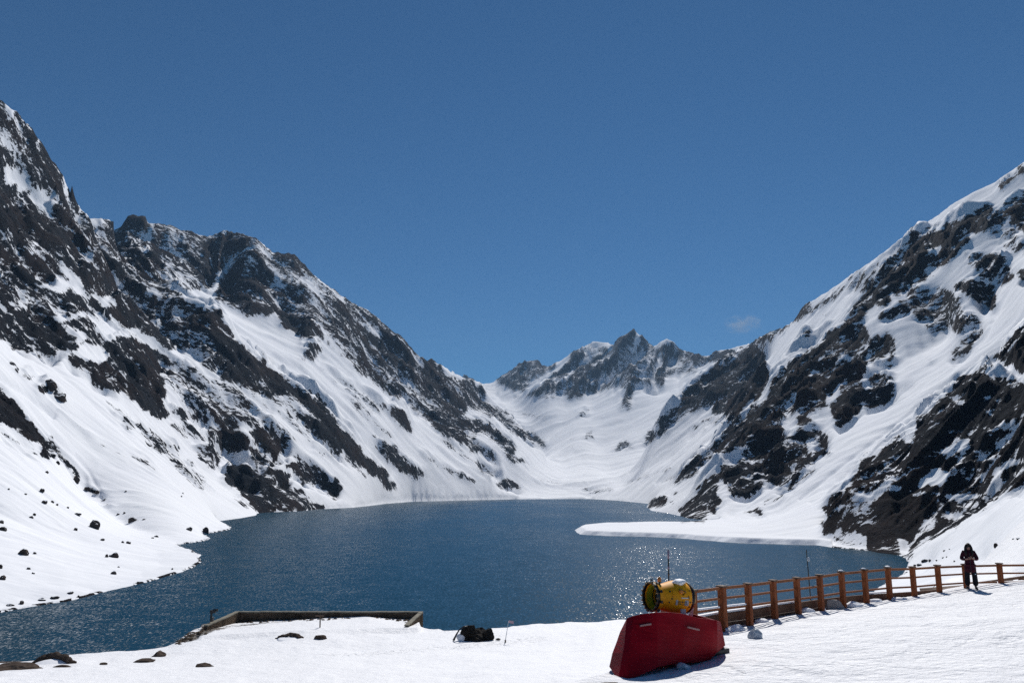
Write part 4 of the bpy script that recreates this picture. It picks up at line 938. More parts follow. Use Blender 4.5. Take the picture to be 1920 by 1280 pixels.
def low_fence():
    rr = 46.0
    A, B = pt(1838, 1092.5, 40.5), pt(2000, 1070, 43.5); C, D = pt(1838, 1096, 40.5), pt(2000, 1088, 43.5)
    root = tag(empty('log_barrier', pt(1895, 1094, 45)), 'low log barrier with short square posts in the snow beyond the fence at right', 'barrier')
    MB().beam(A, B, .12, .10).build('rail', M_PLANK, root, bevel=.01)
    MB().beam(C, D, .12, .12).build('rail', M_PLANK, root, bevel=.01)
    for px in (1866, 1891, 1915, 1940, 1966):
        f = (px - 1838) / 162.0; top = A.lerp(B, f); bot = C.lerp(D, f)
        MB().beam(bot - Vector((0, 0, .5)), top + Vector((0, 0, .02)), .22, .22, up=(0, 1, 0)).build('post', M_PLANK, root, bevel=.012)
low_fence()
def ramp_boards():
    root = tag(empty('wooden_ramp', pt(1770, 1107, 37)), 'weathered boards of a wooden ramp half buried in snow behind the fence by the person', 'ramp')
    a0, a1 = pt(1728, 1103, 37.0), pt(1836, 1095, 40.5); b0, b1 = pt(1732, 1114, 36.2), pt(1800, 1104, 37.2)
    n = 6
    for k in range(n):
        f0, f1 = k / n, (k + .88) / n
        mb = MB(); p = a0.lerp(b0, (f0 + f1) / 2); q = a1.lerp(b1, (f0 + f1) / 2); mb.beam(p, q, .20, .05)
        mb.build('board', M_PLANK if k % 2 else M_CAP, root, bevel=.006)
    for e, (p, q) in enumerate(((a0, a1), (a0.lerp(b0, .5), a1.lerp(b1, .5)))):
        MB().beam(p - Vector((0, 0, .16)), q - Vector((0, 0, .16)), .1, .2).build('joist', M_PLANK, root)
ramp_boards()

# ------------------------------------------------------------------ the red protective cover and the snow gun
M_RED = plain('red_tarpaulin', (0.27, 0.002, 0.010), .6, .1, var=.18, scale=2.2, bump=.012)
def red_cover():
    root = tag(empty('protective_cover', pt(1250, 1240, 17.4)), 'dark red padded tarpaulin cover wrapped round the foot of the yellow snow gun', 'cover')
    # columns of points from the left back round the front to the right back: (px, py, r) top ... bottom
    cols = [
     [(1174,1161,18.3),(1166,1180,18.2),(1158,1200,18.1),(1150,1223,18.0),(1150,1245,17.9)],
     [(1170,1168,17.2),(1163,1184,17.1),(1157,1202,17.0),(1148,1224,16.9),(1142,1249,16.9)],
     [(1176,1158,16.75),(1173,1180,16.6),(1171,1203,16.45),(1166,1232,16.3),(1159,1274,16.05)],
     [(1186,1154,16.7),(1184,1180,16.5),(1181,1205,16.35),(1179,1232,16.2),(1177,1274,15.95)],
     [(1204,1150,16.75),(1203,1180,16.6),(1203,1205,16.45),(1203,1232,16.3),(1206,1262,16.15)],
     [(1230,1147,16.85),(1232,1180,16.75),(1233,1205,16.65),(1233,1230,16.6),(1236,1249,16.5)],
     [(1255,1147,17.0),(1256,1180,16.95),(1255,1205,16.9),(1254,1228,16.85),(1256,1245,16.85)],
     [(1280,1150,17.2),(1283,1180,17.2),(1283,1205,17.15),(1281,1226,17.15),(1281,1243,17.2)],
     [(1310,1158,17.5),(1311,1182,17.5),(1311,1204,17.5),(1309,1222,17.55),(1308,1241,17.6)],
     [(1336,1161,17.8),(1337,1182,17.8),(1337,1203,17.85),(1336,1222,17.9),(1332,1237,18.0)],
     [(1344,1162,17.9),(1345,1182,17.9),(1345,1203,17.95),(1344,1220,18.0),(1341,1226,18.15)],
     [(1351,1165,18.3),(1354,1182,18.3),(1357,1196,18.35),(1360,1209,18.4),(1352,1217,18.5)],
     [(1347,1163,19.4),(1350,1178,19.5),(1353,1192,19.5),(1355,1203,19.5),(1350,1210,19.5)],
     [(1300,1150,20.0),(1300,1168,20.0),(1300,1185,20.0),(1300,1198,20.0),(1300,1206,20.0)],
     [(1230,1148,19.4),(1230,1168,19.4),(1230,1190,19.4),(1230,1205,19.4),(1230,1218,19.4)]]
    n = len(cols); V = []
    for c in cols:
        P = [pt(*p) for p in c]
        # more rows, softened
        for i in range(4):
            for k in range(3): V.append(P[i].lerp(P[i + 1], k / 3))
        V.append(P[4])
    rows = 13
    for i, v in enumerate(V):
        k = i % rows; col = i // rows
        V[i] = v + Vector((0, 1, 0)) * (mno.noise(v * 2.6) * .05)
    F = [((c % n) * rows + k, (c % n) * rows + k + 1, ((c + 1) % n) * rows + k + 1, ((c + 1) % n) * rows + k) for c in range(n) for k in range(rows - 1)]
    mb = MB().add(V, F); o = mb.build('tarpaulin', M_RED, root)
    so = o.modifiers.new('solid', 'SOLIDIFY'); so.thickness = .035
    bv = o.modifiers.new('bevel', 'BEVEL'); bv.width = .01; bv.segments = 2; bv.angle_limit = R(20)
    # inner lid below the rim, so that nothing is seen through
    top = [V[c * rows + 1] + Vector((0, 0, -.05)) for c in range(n)]
    ctr = sum(top, Vector()) / n
    MB().add(top + [ctr], [(c, (c + 1) % n, n) for c in range(n)]).build('top_sheet', M_RED, root)
    M_STRAP = plain('pale_strap', (0.42, 0.22, 0.20), .6, .3)
    for (a, b) in (((1200,1172.5,16.62), (1221,1169,16.72)), ((1289,1175,17.18), (1311,1180,17.42))):
        MB().beam(pt(*a), pt(*b), .03, .035).build('strap', M_STRAP, root, bevel=.004)
    # dark block filling the gap under the right end
    MB().beam(pt(1255, 1232, 17.9), pt(1353, 1218, 18.9), .5, .16).build('dark_block', M_BLACK, root, bevel=.02)
red_cover()
def snow_gun():
    M_YEL = plain('yellow_paint', (0.95, 0.39, 0.004), .6, .25, var=.15, scale=2)
    M_LIME = plain('yellow_duct', (0.45, 0.42, 0.02), .45, .4, var=.2, scale=3)
    M_WHITE = plain('white_paint', (0.75, 0.72, 0.72), .5, .3, var=.1)
    M_STICK = plain('grey_sticker', (0.42, 0.42, 0.45), .5, .3, var=.1)
    M_DARKP = plain('dark_print', (0.03, 0.04, 0.07), .6, .2)
    M_BRASS = plain('brass', (0.45, 0.30, 0.14), .35, .5, metal=.6)
    M_LAMP = plain('orange_lens', (0.75, 0.24, 0.03), .2, .6)
    r0 = 17.9
    back = pt(1281, 1119, r0 + .30); nose = pt(1224, 1118, r0 - .16)
    # barrel axis from the intake (back) to the nozzle ring (nose)
    ax = (nose - back).normalized(); L = (nose - back).length
    root = tag(empty('snow_gun', pt(1262, 1160, r0)), 'yellow fan snow gun with black nozzle ring and orange beacon above the red cover', 'snow gun')
    s = r0 / FPX
    prof = [(0.0, 26*s), (.03, 27.5*s), (.10, 28.5*s), (.26, 28.5*s), (.36, 27*s), (.50, 23.5*s), (.62, 21.5*s), (.74, 21.5*s), (L-.09, 23*s), (L-.01, 25.3*s), (L+.02, 25.6*s), (L+.02, 22.5*s), (L-.02, 21.5*s), (L-.2, 19*s), (.30, 19*s)]
    MB().lathe(back, ax, prof, 48).build('barrel', M_YEL, root, smooth=True).modifiers.new('es', 'EDGE_SPLIT').split_angle = R(35)
    MB().lathe(back, ax, [(L-.02, 21.3*s), (L-.15, 19.4*s)], 40).build('duct', M_LIME, root, smooth=True)
    MB().lathe(back, ax, [(L-.15, 19.4*s), (.28, 18.6*s), (.27, .0)], 40).build('inner_duct', M_BLACK, root, smooth=True)
    # nozzle ring with its small nozzles
    ring = MB().lathe(back, ax, [(L+.021, 25.0*s), (L+.06, 25.0*s), (L+.075, 24*s), (L+.075, 22*s), (L+.05, 21.4*s), (L+.021, 21.6*s), (L+.021, 25.0*s)], 48).build('nozzle_ring', M_BLACK, root, smooth=False)
    x = ax.cross(Vector((0, 0, 1))).normalized(); u = x.cross(ax).normalized()
    for k in range(18):
        a = 2 * pi * k / 18; d = x * cos(a) + u * sin(a); c = back + ax * (L + .075) + d * 23.6 * s
        MB().lathe(c - ax * .01, ax, [(0, .02), (.03, .018), (.045, .01)], 10, cap=True).build('nozzle', M_BRASS, ring)
    for k in range(10):
        a = 2 * pi * k / 10 + .2; d = x * cos(a) + u * sin(a); c = back + ax * (L + .01) + d * 26.6 * s
        MB().beam(c, c + d * .035, .05, .05, up=ax).build('bracket', M_BLACK, ring)
    hub = MB().lathe(back, ax, [(.3, 12*s), (L-.20, 12*s), (L-.13, 9*s), (L-.1, 3*s)], 28, cap=True).build('fan_hub', M_BLACK, root, smooth=True)
    for k in range(8):
        a = 2 * pi * k / 8; d = x * cos(a) + u * sin(a); t = d.cross(ax)
        c0 = back + ax * .42 + d * 9 * s; c1 = back + ax * .42 + d * 18.6 * s
        w = (t * .05 + ax * .035)
        MB().add([c0 - w, c0 + w, c1 + w * 1.2, c1 - w * 1.2, c0 - w + ax*.01, c0 + w + ax*.01, c1 + w * 1.2 + ax*.01, c1 - w * 1.2 + ax*.01],
                 [(0,1,2,3),(7,6,5,4),(0,4,5,1),(1,5,6,2),(2,6,7,3),(3,7,4,0)]).build('fan_blade', M_BLACK, hub)
    # intake end: black rim, yellow guard ring, wire grille
    grille = MB().lathe(back, ax, [(-.02, 27.3*s), (-.05, 27.3*s), (-.05, 25*s), (-.02, 25*s), (-.02, 27.3*s)], 40).build('intake_rim', M_BLACK, root)
    MB().lathe(back, ax, [(-.115, 22*s), (-.135, 22*s), (-.135, 20*s), (-.115, 20*s), (-.115, 22*s)], 32).build('guard_ring', M_BRASS, grille)
    for k in range(16):
        a = 2 * pi * k / 16; d = x * cos(a) + u * sin(a)
        MB().tube([back - ax * .03 + d * 25.5 * s, back - ax * .12 + d * 21 * s, back - ax * .135 + d * 10 * s, back - ax * .135], .007, 5).build('wire', M_BLACK, grille)
    side = -Vector((ax.y, -ax.x, 0)).normalized()
    side = side if side.y < 0 else -side
    def on(t, ang, out=0.0):
        """point on the barrel, t along the axis, ang up from the camera side"""
        R_ = np.interp(t, [p[0] for p in prof[:10]], [p[1] for p in prof[:10]]) + out
        return back + ax * t + (side * cos(ang) + Vector((0, 0, 1)) * sin(ang)) * R_
    def patch(name, t0, t1, a0, a1, m, out=.004, parent=root, thick=.006):
        n = 6; V = []
        for i in range(n + 1):
            for t in (t0, t1):
                V.append(on(t, a0 + (a1 - a0) * i / n, out)); 
        for i in range(n + 1):
            for t in (t0, t1): V.append(on(t, a0 + (a1 - a0) * i / n, out + thick))
        k = 2 * (n + 1); F = []
        for i in range(n):
            F += [(2*i, 2*i+1, 2*i+3, 2*i+2), (k+2*i, k+2*i+2, k+2*i+3, k+2*i+1), (2*i, 2*i+2, k+2*i+2, k+2*i), (2*i+1, k+2*i+1, k+2*i+3, 2*i+3)]
        F += [(0, k, k+1, 1), (2*n, 2*n+1, k+2*n+1, k+2*n)]
        return MB().add(V, F).build(name, m, parent)
    patch('panel_seam', .10, .50, .14, .17, M_BLACK, .001, thick=.003)
    patch('cover_panel', .08, .47, .20, .62, M_YEL, .001, thick=.012)
    st = patch('sticker', .12, .42, -.42, -.08, M_STICK)
    # the print is too blurred in the photograph to read: a row of five dark glyph shapes
    for k in range(5):
        t = .175 + k * .045
        patch('glyph', t, t + .008, -.36, -.15, M_DARKP, .011, st, .002); patch('glyph', t, t + .03, -.19, -.15, M_DARKP, .011, st, .002)
        if k in (1, 3): patch('glyph', t, t + .03, -.36, -.32, M_DARKP, .011, st, .002)
    patch('label_strip', .11, .30, .02, .08, M_WHITE, parent=root)
    # snow lying on the back of the barrel
    V = []; n = 10
    sn = MB(); Vr, Fr = rock_mesh((.17, .15, .07), 77, .3, 3)
    c = on(.20, 1.25, -.01); sn.add([Vector(v) + c for v in Vr], Fr); sn.build('snow_cap', M_SNOWY, root, smooth=True)
    kn = on(.29, .42, 0.0); nrm = (side * cos(.42) + Vector((0, 0, 1)) * sin(.42))
    h = MB().lathe(kn, nrm, [(0, .05), (.035, .05), (.05, .035), (.055, 0)], 18).build('filler_cap', M_LAMP, root, smooth=True)
    MB().tube([kn + Vector((.06, -.02, .03)), kn + nrm * .05 + Vector((.08, 0, -.02)), kn + Vector((.04, -.02, -.06))], .014, 8).build('handle', M_BLACK, root, smooth=True)
    for t, a in ((.50, -.02), (.07, -.2), (.06, .5), (.52, .5), (.56, -.3), (.08, -.5)):
        p = on(t, a); d = (side * cos(a) + Vector((0, 0, 1)) * sin(a))
        MB().lathe(p - d * .004, d, [(0, .017), (.014, .017), (.018, 0)], 10).build('bolt', M_BLACK, root)
    patch('latch', .105, .125, .0, .12, M_BLACK, out=.004, thick=.012)
    # beacon on the ring
    bp = on(L - .16, 1.45, -.01)
    be = MB().lathe(bp, (0, 0, 1), [(0, .022), (.05, .022), (.05, .042), (.065, .045)], 14, cap=True).build('beacon_base', M_BLACK, root)
    MB().lathe(bp, (0, 0, 1), [(.066, .04), (.12, .042), (.155, .03), (.165, 0)], 16).build('beacon_lens', M_LAMP, be, smooth=True)
    pp = on(L - .02, 1.6, .02)
    MB().tube([pp, pp + Vector((0, 0, .07)), pp + Vector((-.05, 0, .1))], .014, 8).build('hose_stub', M_ICE, root)
    # yoke and stand that carry the barrel, down inside the cover
    mid = back + ax * .28
    yk = MB(); 
    for sg in (-1, 1):
        yk.beam(mid + side * sg * (29.5 * s) - Vector((0, 0, .2)), mid + side * sg * (29.5 * s) - Vector((0, 0, .42)), .12, .03, up=side)
    yk.beam(mid - side * (30 * s) - Vector((0, 0, .43)), mid + side * (30 * s) - Vector((0, 0, .43)), .1, .05)
    yk.build('yoke', M_STICK, root)
    MB().tube([mid - Vector((0, 0, .44)), Vector((mid.x, mid.y, terrace_z(mid.x, mid.y) - .1))], .08, 14).build('stand', M_BLACK, root)
    # white struts at both sides of the cover
    MB().tube([on(L - .1, -1.2), pt(1224, 1152, r0 - .1)], .018, 8).build('strut', M_WHITE, root)
    MB().tube([pt(1300, 1112, r0 + .5), pt(1299, 1132, r0 + .5), pt(1296, 1155, r0 + .6)], .03, 8).build('strut', M_ICE, root)
snow_gun()

# ------------------------------------------------------------------ marker stakes and the little viewer on the shore
M_BAMBOO = wood('old_stake', (0.06, 0.045, 0.03), (0.12, 0.09, 0.06), (6, 6, 1))
M_FADED = plain('faded_pink_paint', (0.42, 0.30, 0.36), .6, .2)
def stake(top, foot, rad, label, marks=()):
    a, b = pt(*foot), pt(*top); root = tag(empty('marker_stake', a), label, 'stake')
    MB().tube([a - Vector((0, 0, .4)), a, a.lerp(b, .5), b], [rad, rad, rad * .9, rad * .8], 8).build('pole', M_BAMBOO, root, smooth=True)
    for f0, f1, m in marks:
        MB().tube([a.lerp(b, f0), a.lerp(b, f1)], rad * 1.25, 10).build('band', m, root, smooth=True)
    return root
stake((1253,1030,21.6), (1255,1152,21.4), .02, 'tall thin stake with faded bands rising behind the yellow snow gun', ((.86,.99,M_FADED),(.70,.74,M_FADED),(.60,.63,M_CAP)))
st = stake((1512,1030,28.6), (1520,1124,28.4), .018, 'tall dark thin pole behind the fence with a small pale lamp near its top')
lp = pt(1516, 1048, 28.55)
MB().lathe(lp, (0, 0, 1), [(-.06, .02), (-.05, .045), (.04, .05), (.06, .02)], 12, cap=True).build('lamp', M_ICE, st, smooth=True)
P, r_ = ground_hit(600, 1176, 60)
a = pt(600, 1177, r_); b = pt(600.5, 1153, r_)
so = tag(empty('marker_stake', a), 'short dark stake with a small crossbar in the shelf snow before the parapet', 'stake')
MB().tube([a - Vector((0, 0, .5)), b], .12, 8).build('pole', M_BAMBOO, so); MB().beam(b - Vector((.9, 0, .1)), b + Vector((.7, 0, -.1)), .12, .14).build('crossbar', M_CAP, so)
P, r_ = ground_hit(947, 1204, 60)
a = pt(947, 1204, r_); b = pt(953.5, 1163, r_)
so = tag(empty('marker_stake', a), 'thin leaning stake with a faded pink flag right of the black boulder', 'stake')
MB().tube([a - Vector((0, 0, .5)), a.lerp(b, .1), b], [.11, .06, .045], 8).build('pole', M_ICE, so); MB().tube([a - Vector((0, 0, .2)), a.lerp(b, .12)], .13, 8).build('foot', M_BAMBOO, so)
MB().beam(b + Vector((0, 0, -.1)), b + Vector((.9, .1, -.35)), .03, .4).build('flag', M_FADED, so)
def viewer():
    rr = 173; a = pt(395, 1172, rr); root = tag(empty('shore_viewer', a), 'small dark post with a boxy head at the left end of the stone parapet', 'viewer')
    u = rr / FPX
    MB().beam(a - Vector((0, 0, .6)), a + Vector((0, 0, 20 * u)), .32, .32, up=(0, 1, 0)).build('post', M_BLACK, root, bevel=.02)
    MB().beam(a + Vector((.38, 0, 0)), a + Vector((.38, 0, 13 * u)), .2, .2, up=(0, 1, 0)).build('side_post', M_CAP, root, bevel=.02)
    h = a + Vector((.3, 0, 22 * u))
    MB().beam(h - Vector((.55, 0, 0)), h + Vector((.45, 0, .12)), .6, .62).build('head', M_BLACK, root, bevel=.06)
    MB().lathe(h + Vector((.55, -.1, .35)), (1, -.3, .05), [(-.45, .24), (.2, .24), (.34, .3)], 14, cap=True).build('hood', M_BLACK, root)
viewer()

# ------------------------------------------------------------------ stone parapet round the snow-filled shelf
def parapet():
    Z = 5.05
    def lv(px, py): a, t = ray(px, py); r = (Z - EYE) / t; return Vector((r * sin(a), r * cos(a), Z))
    A, B, C, D = lv(386, 1171), lv(445, 1145), lv(790, 1145.5), lv(762, 1171)
    M_COPE = plain('mossy_coping', (0.26, 0.24, 0.19), .9, .1, var=.35, scale=.8, bump=.03)
    M_RUB = rock_material('rubble_stone', (0.07, 0.052, 0.036), (0.13, 0.092, 0.062), (0.20, 0.16, 0.11))
    root = tag(empty('stone_parapet', B.lerp(C, .5) - Vector((0, 0, 2))), 'low rubble stone parapet with pale coping enclosing the snow shelf at the lake edge', 'parapet')
    rng = random.Random(12); rub = MB()
    for (p, q, yaw) in ((A, B, 1), (B, C, 1), (C, D, 1)):
        d = (q - p).normalized(); nrm = Vector((d.y, -d.x, 0)); L = (q - p).length
        core = MB(); core.beam(p + Vector((0, 0, -3.1)) , q + Vector((0, 0, -3.1)), .5, 5.6); core.build('core', M_RUB, root)
        n = max(2, int(L / 2.4))
        for k in range(n):
            a = p.lerp(q, (k + .01) / n); b = p.lerp(q, (k + .99) / n); dz = Vector((0, 0, rng.uniform(-.05, .03) - .13))
            MB().beam(a + dz, b + dz, .85, .26).build('coping_stone', M_COPE, root, bevel=.03)
        s = 0.0
        while s < L:
            w = rng.uniform(.35, .8)
            z = -.3
            while z > -3.4:
                h = rng.uniform(.25, .5); c = p + d * (s + rng.uniform(-.08, .08)) + Vector((0, 0, z - h / 2))
                for sg in (1, -1):
                    V, F = rock_mesh((w * .55, .22, h * .55), rng.randrange(9999), .35, 1)
                    ang = math.atan2(d.y, d.x); cs, sn = cos(ang), sin(ang)
                    rub.add([c + nrm * sg * .27 + Vector((v[0] * cs - v[1] * sn, v[0] * sn + v[1] * cs, v[2])) for v in V], F)
                z -= h * .95
            s += w * .9
    o = rub.build('rubble', M_RUB, root); o['kind'] = 'stuff'
    # loose stones spilled inside the wall and down the bank to the left
    loose = MB()
    for k in range(420):
        if k < 240:
            px = rng.uniform(400, 660); py = 1163 - (px - 400) * .018 + rng.uniform(-5, 7) * (1 - (px - 400) / 380)
            if rng.random() < (px - 400) / 420: continue
        elif k < 290: px = rng.uniform(690, 775); py = 1153 + rng.uniform(-3, 3) + (px - 690) * .16
        else:
            f = rng.random(); px = 332 + f * 68; py = 1206 - f * 34 + rng.gauss(0, 3.2)
        try: H = ground_hit(px, py, 90, 220, 260)
        except Exception: H = None
        if not H: continue
        s_ = rng.uniform(.12, .42); V, F = rock_mesh((s_ * 1.3, s_, s_ * .7), rng.randrange(9999), .4, 1)
        loose.add([Vector(v) + H[0] for v in V], F)
    o = loose.build('loose_stones', M_RUB, None, origin=(0, 0, 0)); tag(o, kind='stuff')
parapet()
# dark wall end at the lower left corner
a, b = pt(-60, 1242, 152), pt(56, 1241, 155)
w_ = tag(empty('edge_wall', a.lerp(b, .5)), 'dark low wall edge at the water in the lower left corner', 'wall')
MB().beam(a - Vector((0, 0, .8)), b - Vector((0, 0, .8)), .8, 1.6).build('footing', M_COAL, w_); MB().beam(a + Vector((0, 0, .02)), b + Vector((0, 0, .02)), 1.0, .2).build('coping', M_BROWN, w_, bevel=.03)

# ------------------------------------------------------------------ rocks on the near shelf
rock('rock', 30, 1249, 92, 13, 'flat brown rock slab at the lower left corner below the dark wall', 'rock', M_BROWN, 3, depth=.6, rough=.6)
def arched(px, py, w, h, label, m, seed, lift=0.0):
    """a rock ridge whose near side is drifted over with snow"""
    P, r = ground_hit(px, py + h * .5); s = r * cos(ray(px, py)[0]) / FPX
    root = tag(empty('snowy_rock', P), label, 'rock')
    rng = random.Random(seed); mb = MB()
    for k in range(9):
        f = k / 8; x = (f - .5) * w * s; z = (1 - (2 * f - 1) ** 2) * h * s * .75
        V, F = rock_mesh((w * s * .16, w * s * .14, h * s * .34), seed * 31 + k, .3, 2)
        mb.add([Vector(v) + P + Vector((x, .4 * (1 - abs(2*f-1)), z * .9 - .1)) for v in V], F)
    mb.build('stone', m, root)
    V, F = rock_mesh((w * s * .5, w * s * .5, h * s * .55), seed + 5, .12, 3)
    MB().add([Vector(v) + P + Vector((-w * s * .02, -w * s * .16, -h * s * .12)) for v in V], F).build('snow_drift', M_SNOWY, root, smooth=True)
arched(100, 1233, 64, 20, 'dark arched rock with a snow drift against it, by the water at lower left', M_BROWN, 21)
arched(544, 1192, 46, 11, 'thin dark arched rock drifted with snow on the shelf, left of the round one', M_BROWN, 24)
rock('rock', 116, 1248, 34, 6, 'small flat grey brown rock below the arched rock at lower left', 'rock', M_BROWN, 6, depth=.5)
rock('rock', 193, 1244, 15, 5, 'tiny brown stone alone on the snow, left of the leaning rock', 'rock', M_BROWN, 7)
rock('rock', 296, 1226, 26, 12, 'brown rock standing at the shelf edge above a flatter slab', 'rock', M_BROWN, 8, tilt=-.3)
rock('rock', 268, 1238, 48, 9, 'flat brown slab leaning below the standing rock at the shelf edge', 'rock', M_BROWN, 9, depth=.5, tilt=-.12)
rock('rock', 385, 1246, 32, 9, 'brown rock hump alone in the middle of the shelf snow', 'rock', M_BROWN, 10, depth=.6)
rock('rock', 600, 1194, 25, 10, 'rounded brown grey rock right of the thin arched rock', 'rock', M_BROWN, 11, depth=.7)
def black_boulder():
    P, r = ground_hit(892, 1200); s = r / FPX
    root = tag(empty('black_boulder', P), 'large black jagged boulder on the shelf with a curved dark pipe beside it', 'boulder')
    mb = MB()
    for (x, z, sx, sz, k) in ((-12, 12, 15, 17, 1), (4, 8, 19, 13, 2), (21, 9, 11, 11, 3), (0, 4, 27, 9, 4), (14, 3, 18, 7, 5)):
        V, F = rock_mesh((sx * s * 1.05, sx * s * .8, sz * s), 60 + k, .42, 4); mb.add([Vector(v) + P + Vector((x * s, 0, z * s)) for v in V], F)
    mb.build('stone', M_COAL, root)
    pts = [P + Vector((x * s, -1.0, z * s)) for x, z in ((-14, 25), (-22, 24), (-29, 19), (-34, 11), (-39, 1))]
    MB().tube(pts, [.1, .12, .12, .14, .2], 8).build('pipe', M_BLACK, root, smooth=True)
    V, F = rock_mesh((9 * s, 7 * s, 9 * s), 71, .2, 2); MB().add([Vector(v) + P + Vector((-26 * s, -.3, 5 * s)) for v in V], F).build('snow_drift', M_SNOWY, root, smooth=True)
    V, F = rock_mesh((5 * s, 3 * s, 2 * s), 72, .3, 2); MB().add([Vector(v) + P + Vector((40 * s, -.6, 3 * s)) for v in V], F).build('fragment', M_COAL, root)
black_boulder()

# ------------------------------------------------------------------ stones and snow lumps along the fence
rock('ice_boulder', 1415, 1188, 27, 20, 'round grey lump of icy snow on the terrace below the third fence post', 'ice lump', M_ICE, 31, rough=.25)
rock('grey_stone', 1453, 1150, 13, 20, 'upright pale grey stone leaning at the fence beside the plank wall', 'stone', M_GREY, 32, rough=.2)
rock('grey_stone', 1566, 1132, 38, 27, 'big pale grey slab of stone standing against the fence', 'stone', M_GREY, 33, depth=.35, rough=.25)
rock('ice_boulder', 1545, 1141, 7, 10, 'small bright ice lump left of the big pale slab', 'ice lump', M_SNOWY, 34, rough=.25)
rock('ice_boulder', 1281, 1249, 27, 14, 'translucent grey ice lump lying against the red cover', 'ice lump', M_ICE, 35, rough=.25, sink=.15)
rock('ice_boulder', 1287, 1151, 9, 9, 'small white snow lump under the rear end of the snow gun', 'snow lump', M_SNOWY, 36, r=18.3)
for k, (x, y, w, h, lab) in enumerate((
    (1378,1178,40,13,'low heap of cleared snow between the second and third fence posts'),
    (1428,1163,26,10,'snow heap left of the upright grey stone'),
    (1515,1143,42,10,'long snow heap between the upright stone and the big slab'),
    (1603,1133,38,12,'white snow heap right of the big pale slab'),
    (1642,1125,34,8,'low snow heap under the fence right of the slab'),
    (1683,1121,30,7,'flat snow heap at the foot of the fence near the ramp'))):
    rock('snow_heap', x, y, w, h, lab, 'snow heap', M_SNOWY, 50 + k, depth=.5, rough=.35)

# ------------------------------------------------------------------ boulders on the snow slopes
BIG = [(177,983,21,22,'largest dark boulder standing in the middle of the left snow slope'),
 (93,723,26,20,'large dark angular rock high on the left slope above the long snow streak'),
 (113,747,28,14,'dark reddish rock just below the angular one high on the left slope'),
 (43,1035,19,14,'broad dark boulder near the left edge, low on the left slope'),
 (213,1040,17,13,'dark boulder low on the left slope with a smaller one beside it'),
 (248,975,15,11,'elongated dark rock right of the largest boulder on the left slope'),
 (142,898,13,15,'dark knob at the lower end of the rocky rib on the left slope'),
 (385,994,13,13,'dark boulder at the water on the small snow point'),
 (355,992,12,8,'dark boulder just inland of the small snow point'),
 (213,1074,12,7,'flat dark stone alone in the smooth snow above the left shore'),
 (5,991,14,10,'dark boulder at the left picture edge beside the rib stones'),
 (5,1083,12,9,'grey boulder at the left picture edge above the shore'),
 (103,1120,18,7,'row shaped dark rock at the left shore, the longer one'),
 (78,1124,15,6,'row shaped dark rock at the left shore, left of the longer one'),
 (40,1130,9,8,'squat dark rock at the far left shore'),
 (20,1134,14,5,'low dark rock at the far left shore, nearest the picture edge'),
 (1868,1022,9,9,'tilted dark boulder on the right snow slope above the person'),
 (1734,1052,12,6,'dark boulder on the near right slope just above the fence')]
for k, (x, y, w, h, lab) in enumerate(BIG):
    rock('boulder', x, y, w, h, lab, 'boulder', M_BOULDER, 100 + k, depth=.8)
SMALL = [(78,920,10,8),(83,942,10,9),(200,1042,7,7),(241,1017,11,6),(230,1016,6,5),(2,978,9,8),(1,1063,9,9),(142,992,7,7),(145,963,14,5),(192,1012,8,5),(163,917,12,8),(182,925,9,7),
 (98,940,6,5),(65,1036,6,5),(53,1066,8,5),(62,1075,6,4),(293,1005,8,5),(132,1110,11,6),(147,1117,5,5),(108,867,9,8),(87,885,8,5),(64,964,6,5),(58,969,7,4),(323,1066,4,4),(107,946,5,4),
 (127,951,5,4),(221,963,6,4),(233,962,4,4),(270,973,6,3),(410,996,6,4),(286,1008,5,3),(236,922,4,3),(340,930,4,3),(343,924,3,3),(258,1092,4,3),(222,1062,4,3),(337,1022,6,3),(16,917,5,3),(47,927,6,3),(60,972,5,3)]
for k, (x, y, w, h) in enumerate(SMALL):
    rock('boulder', x, y, w, h, 'small dark stone poking through the snow of the left slope', 'boulder', M_BOULDER, 200 + k, group='small stones scattered on the left snow slope', sub=2)
for k, (x, y, w, h) in enumerate([(1744,1052,6,5),(1724,1058,9,5),(1716,1060,6,4),(1757,1050,5,3),(1768,1045,4,3),(1775,1044,3,3),(1790,1052,4,3),(1910,1009,8,4),(1900,1010,4,3),(1771,1032,6,3),(1781,1029,4,2)]):
    rock('boulder', x, y, w, h, 'small dark stone in the near right snow slope behind the fence', 'boulder', M_BOULDER, 300 + k, group='small stones on the near right snow slope', sub=2)

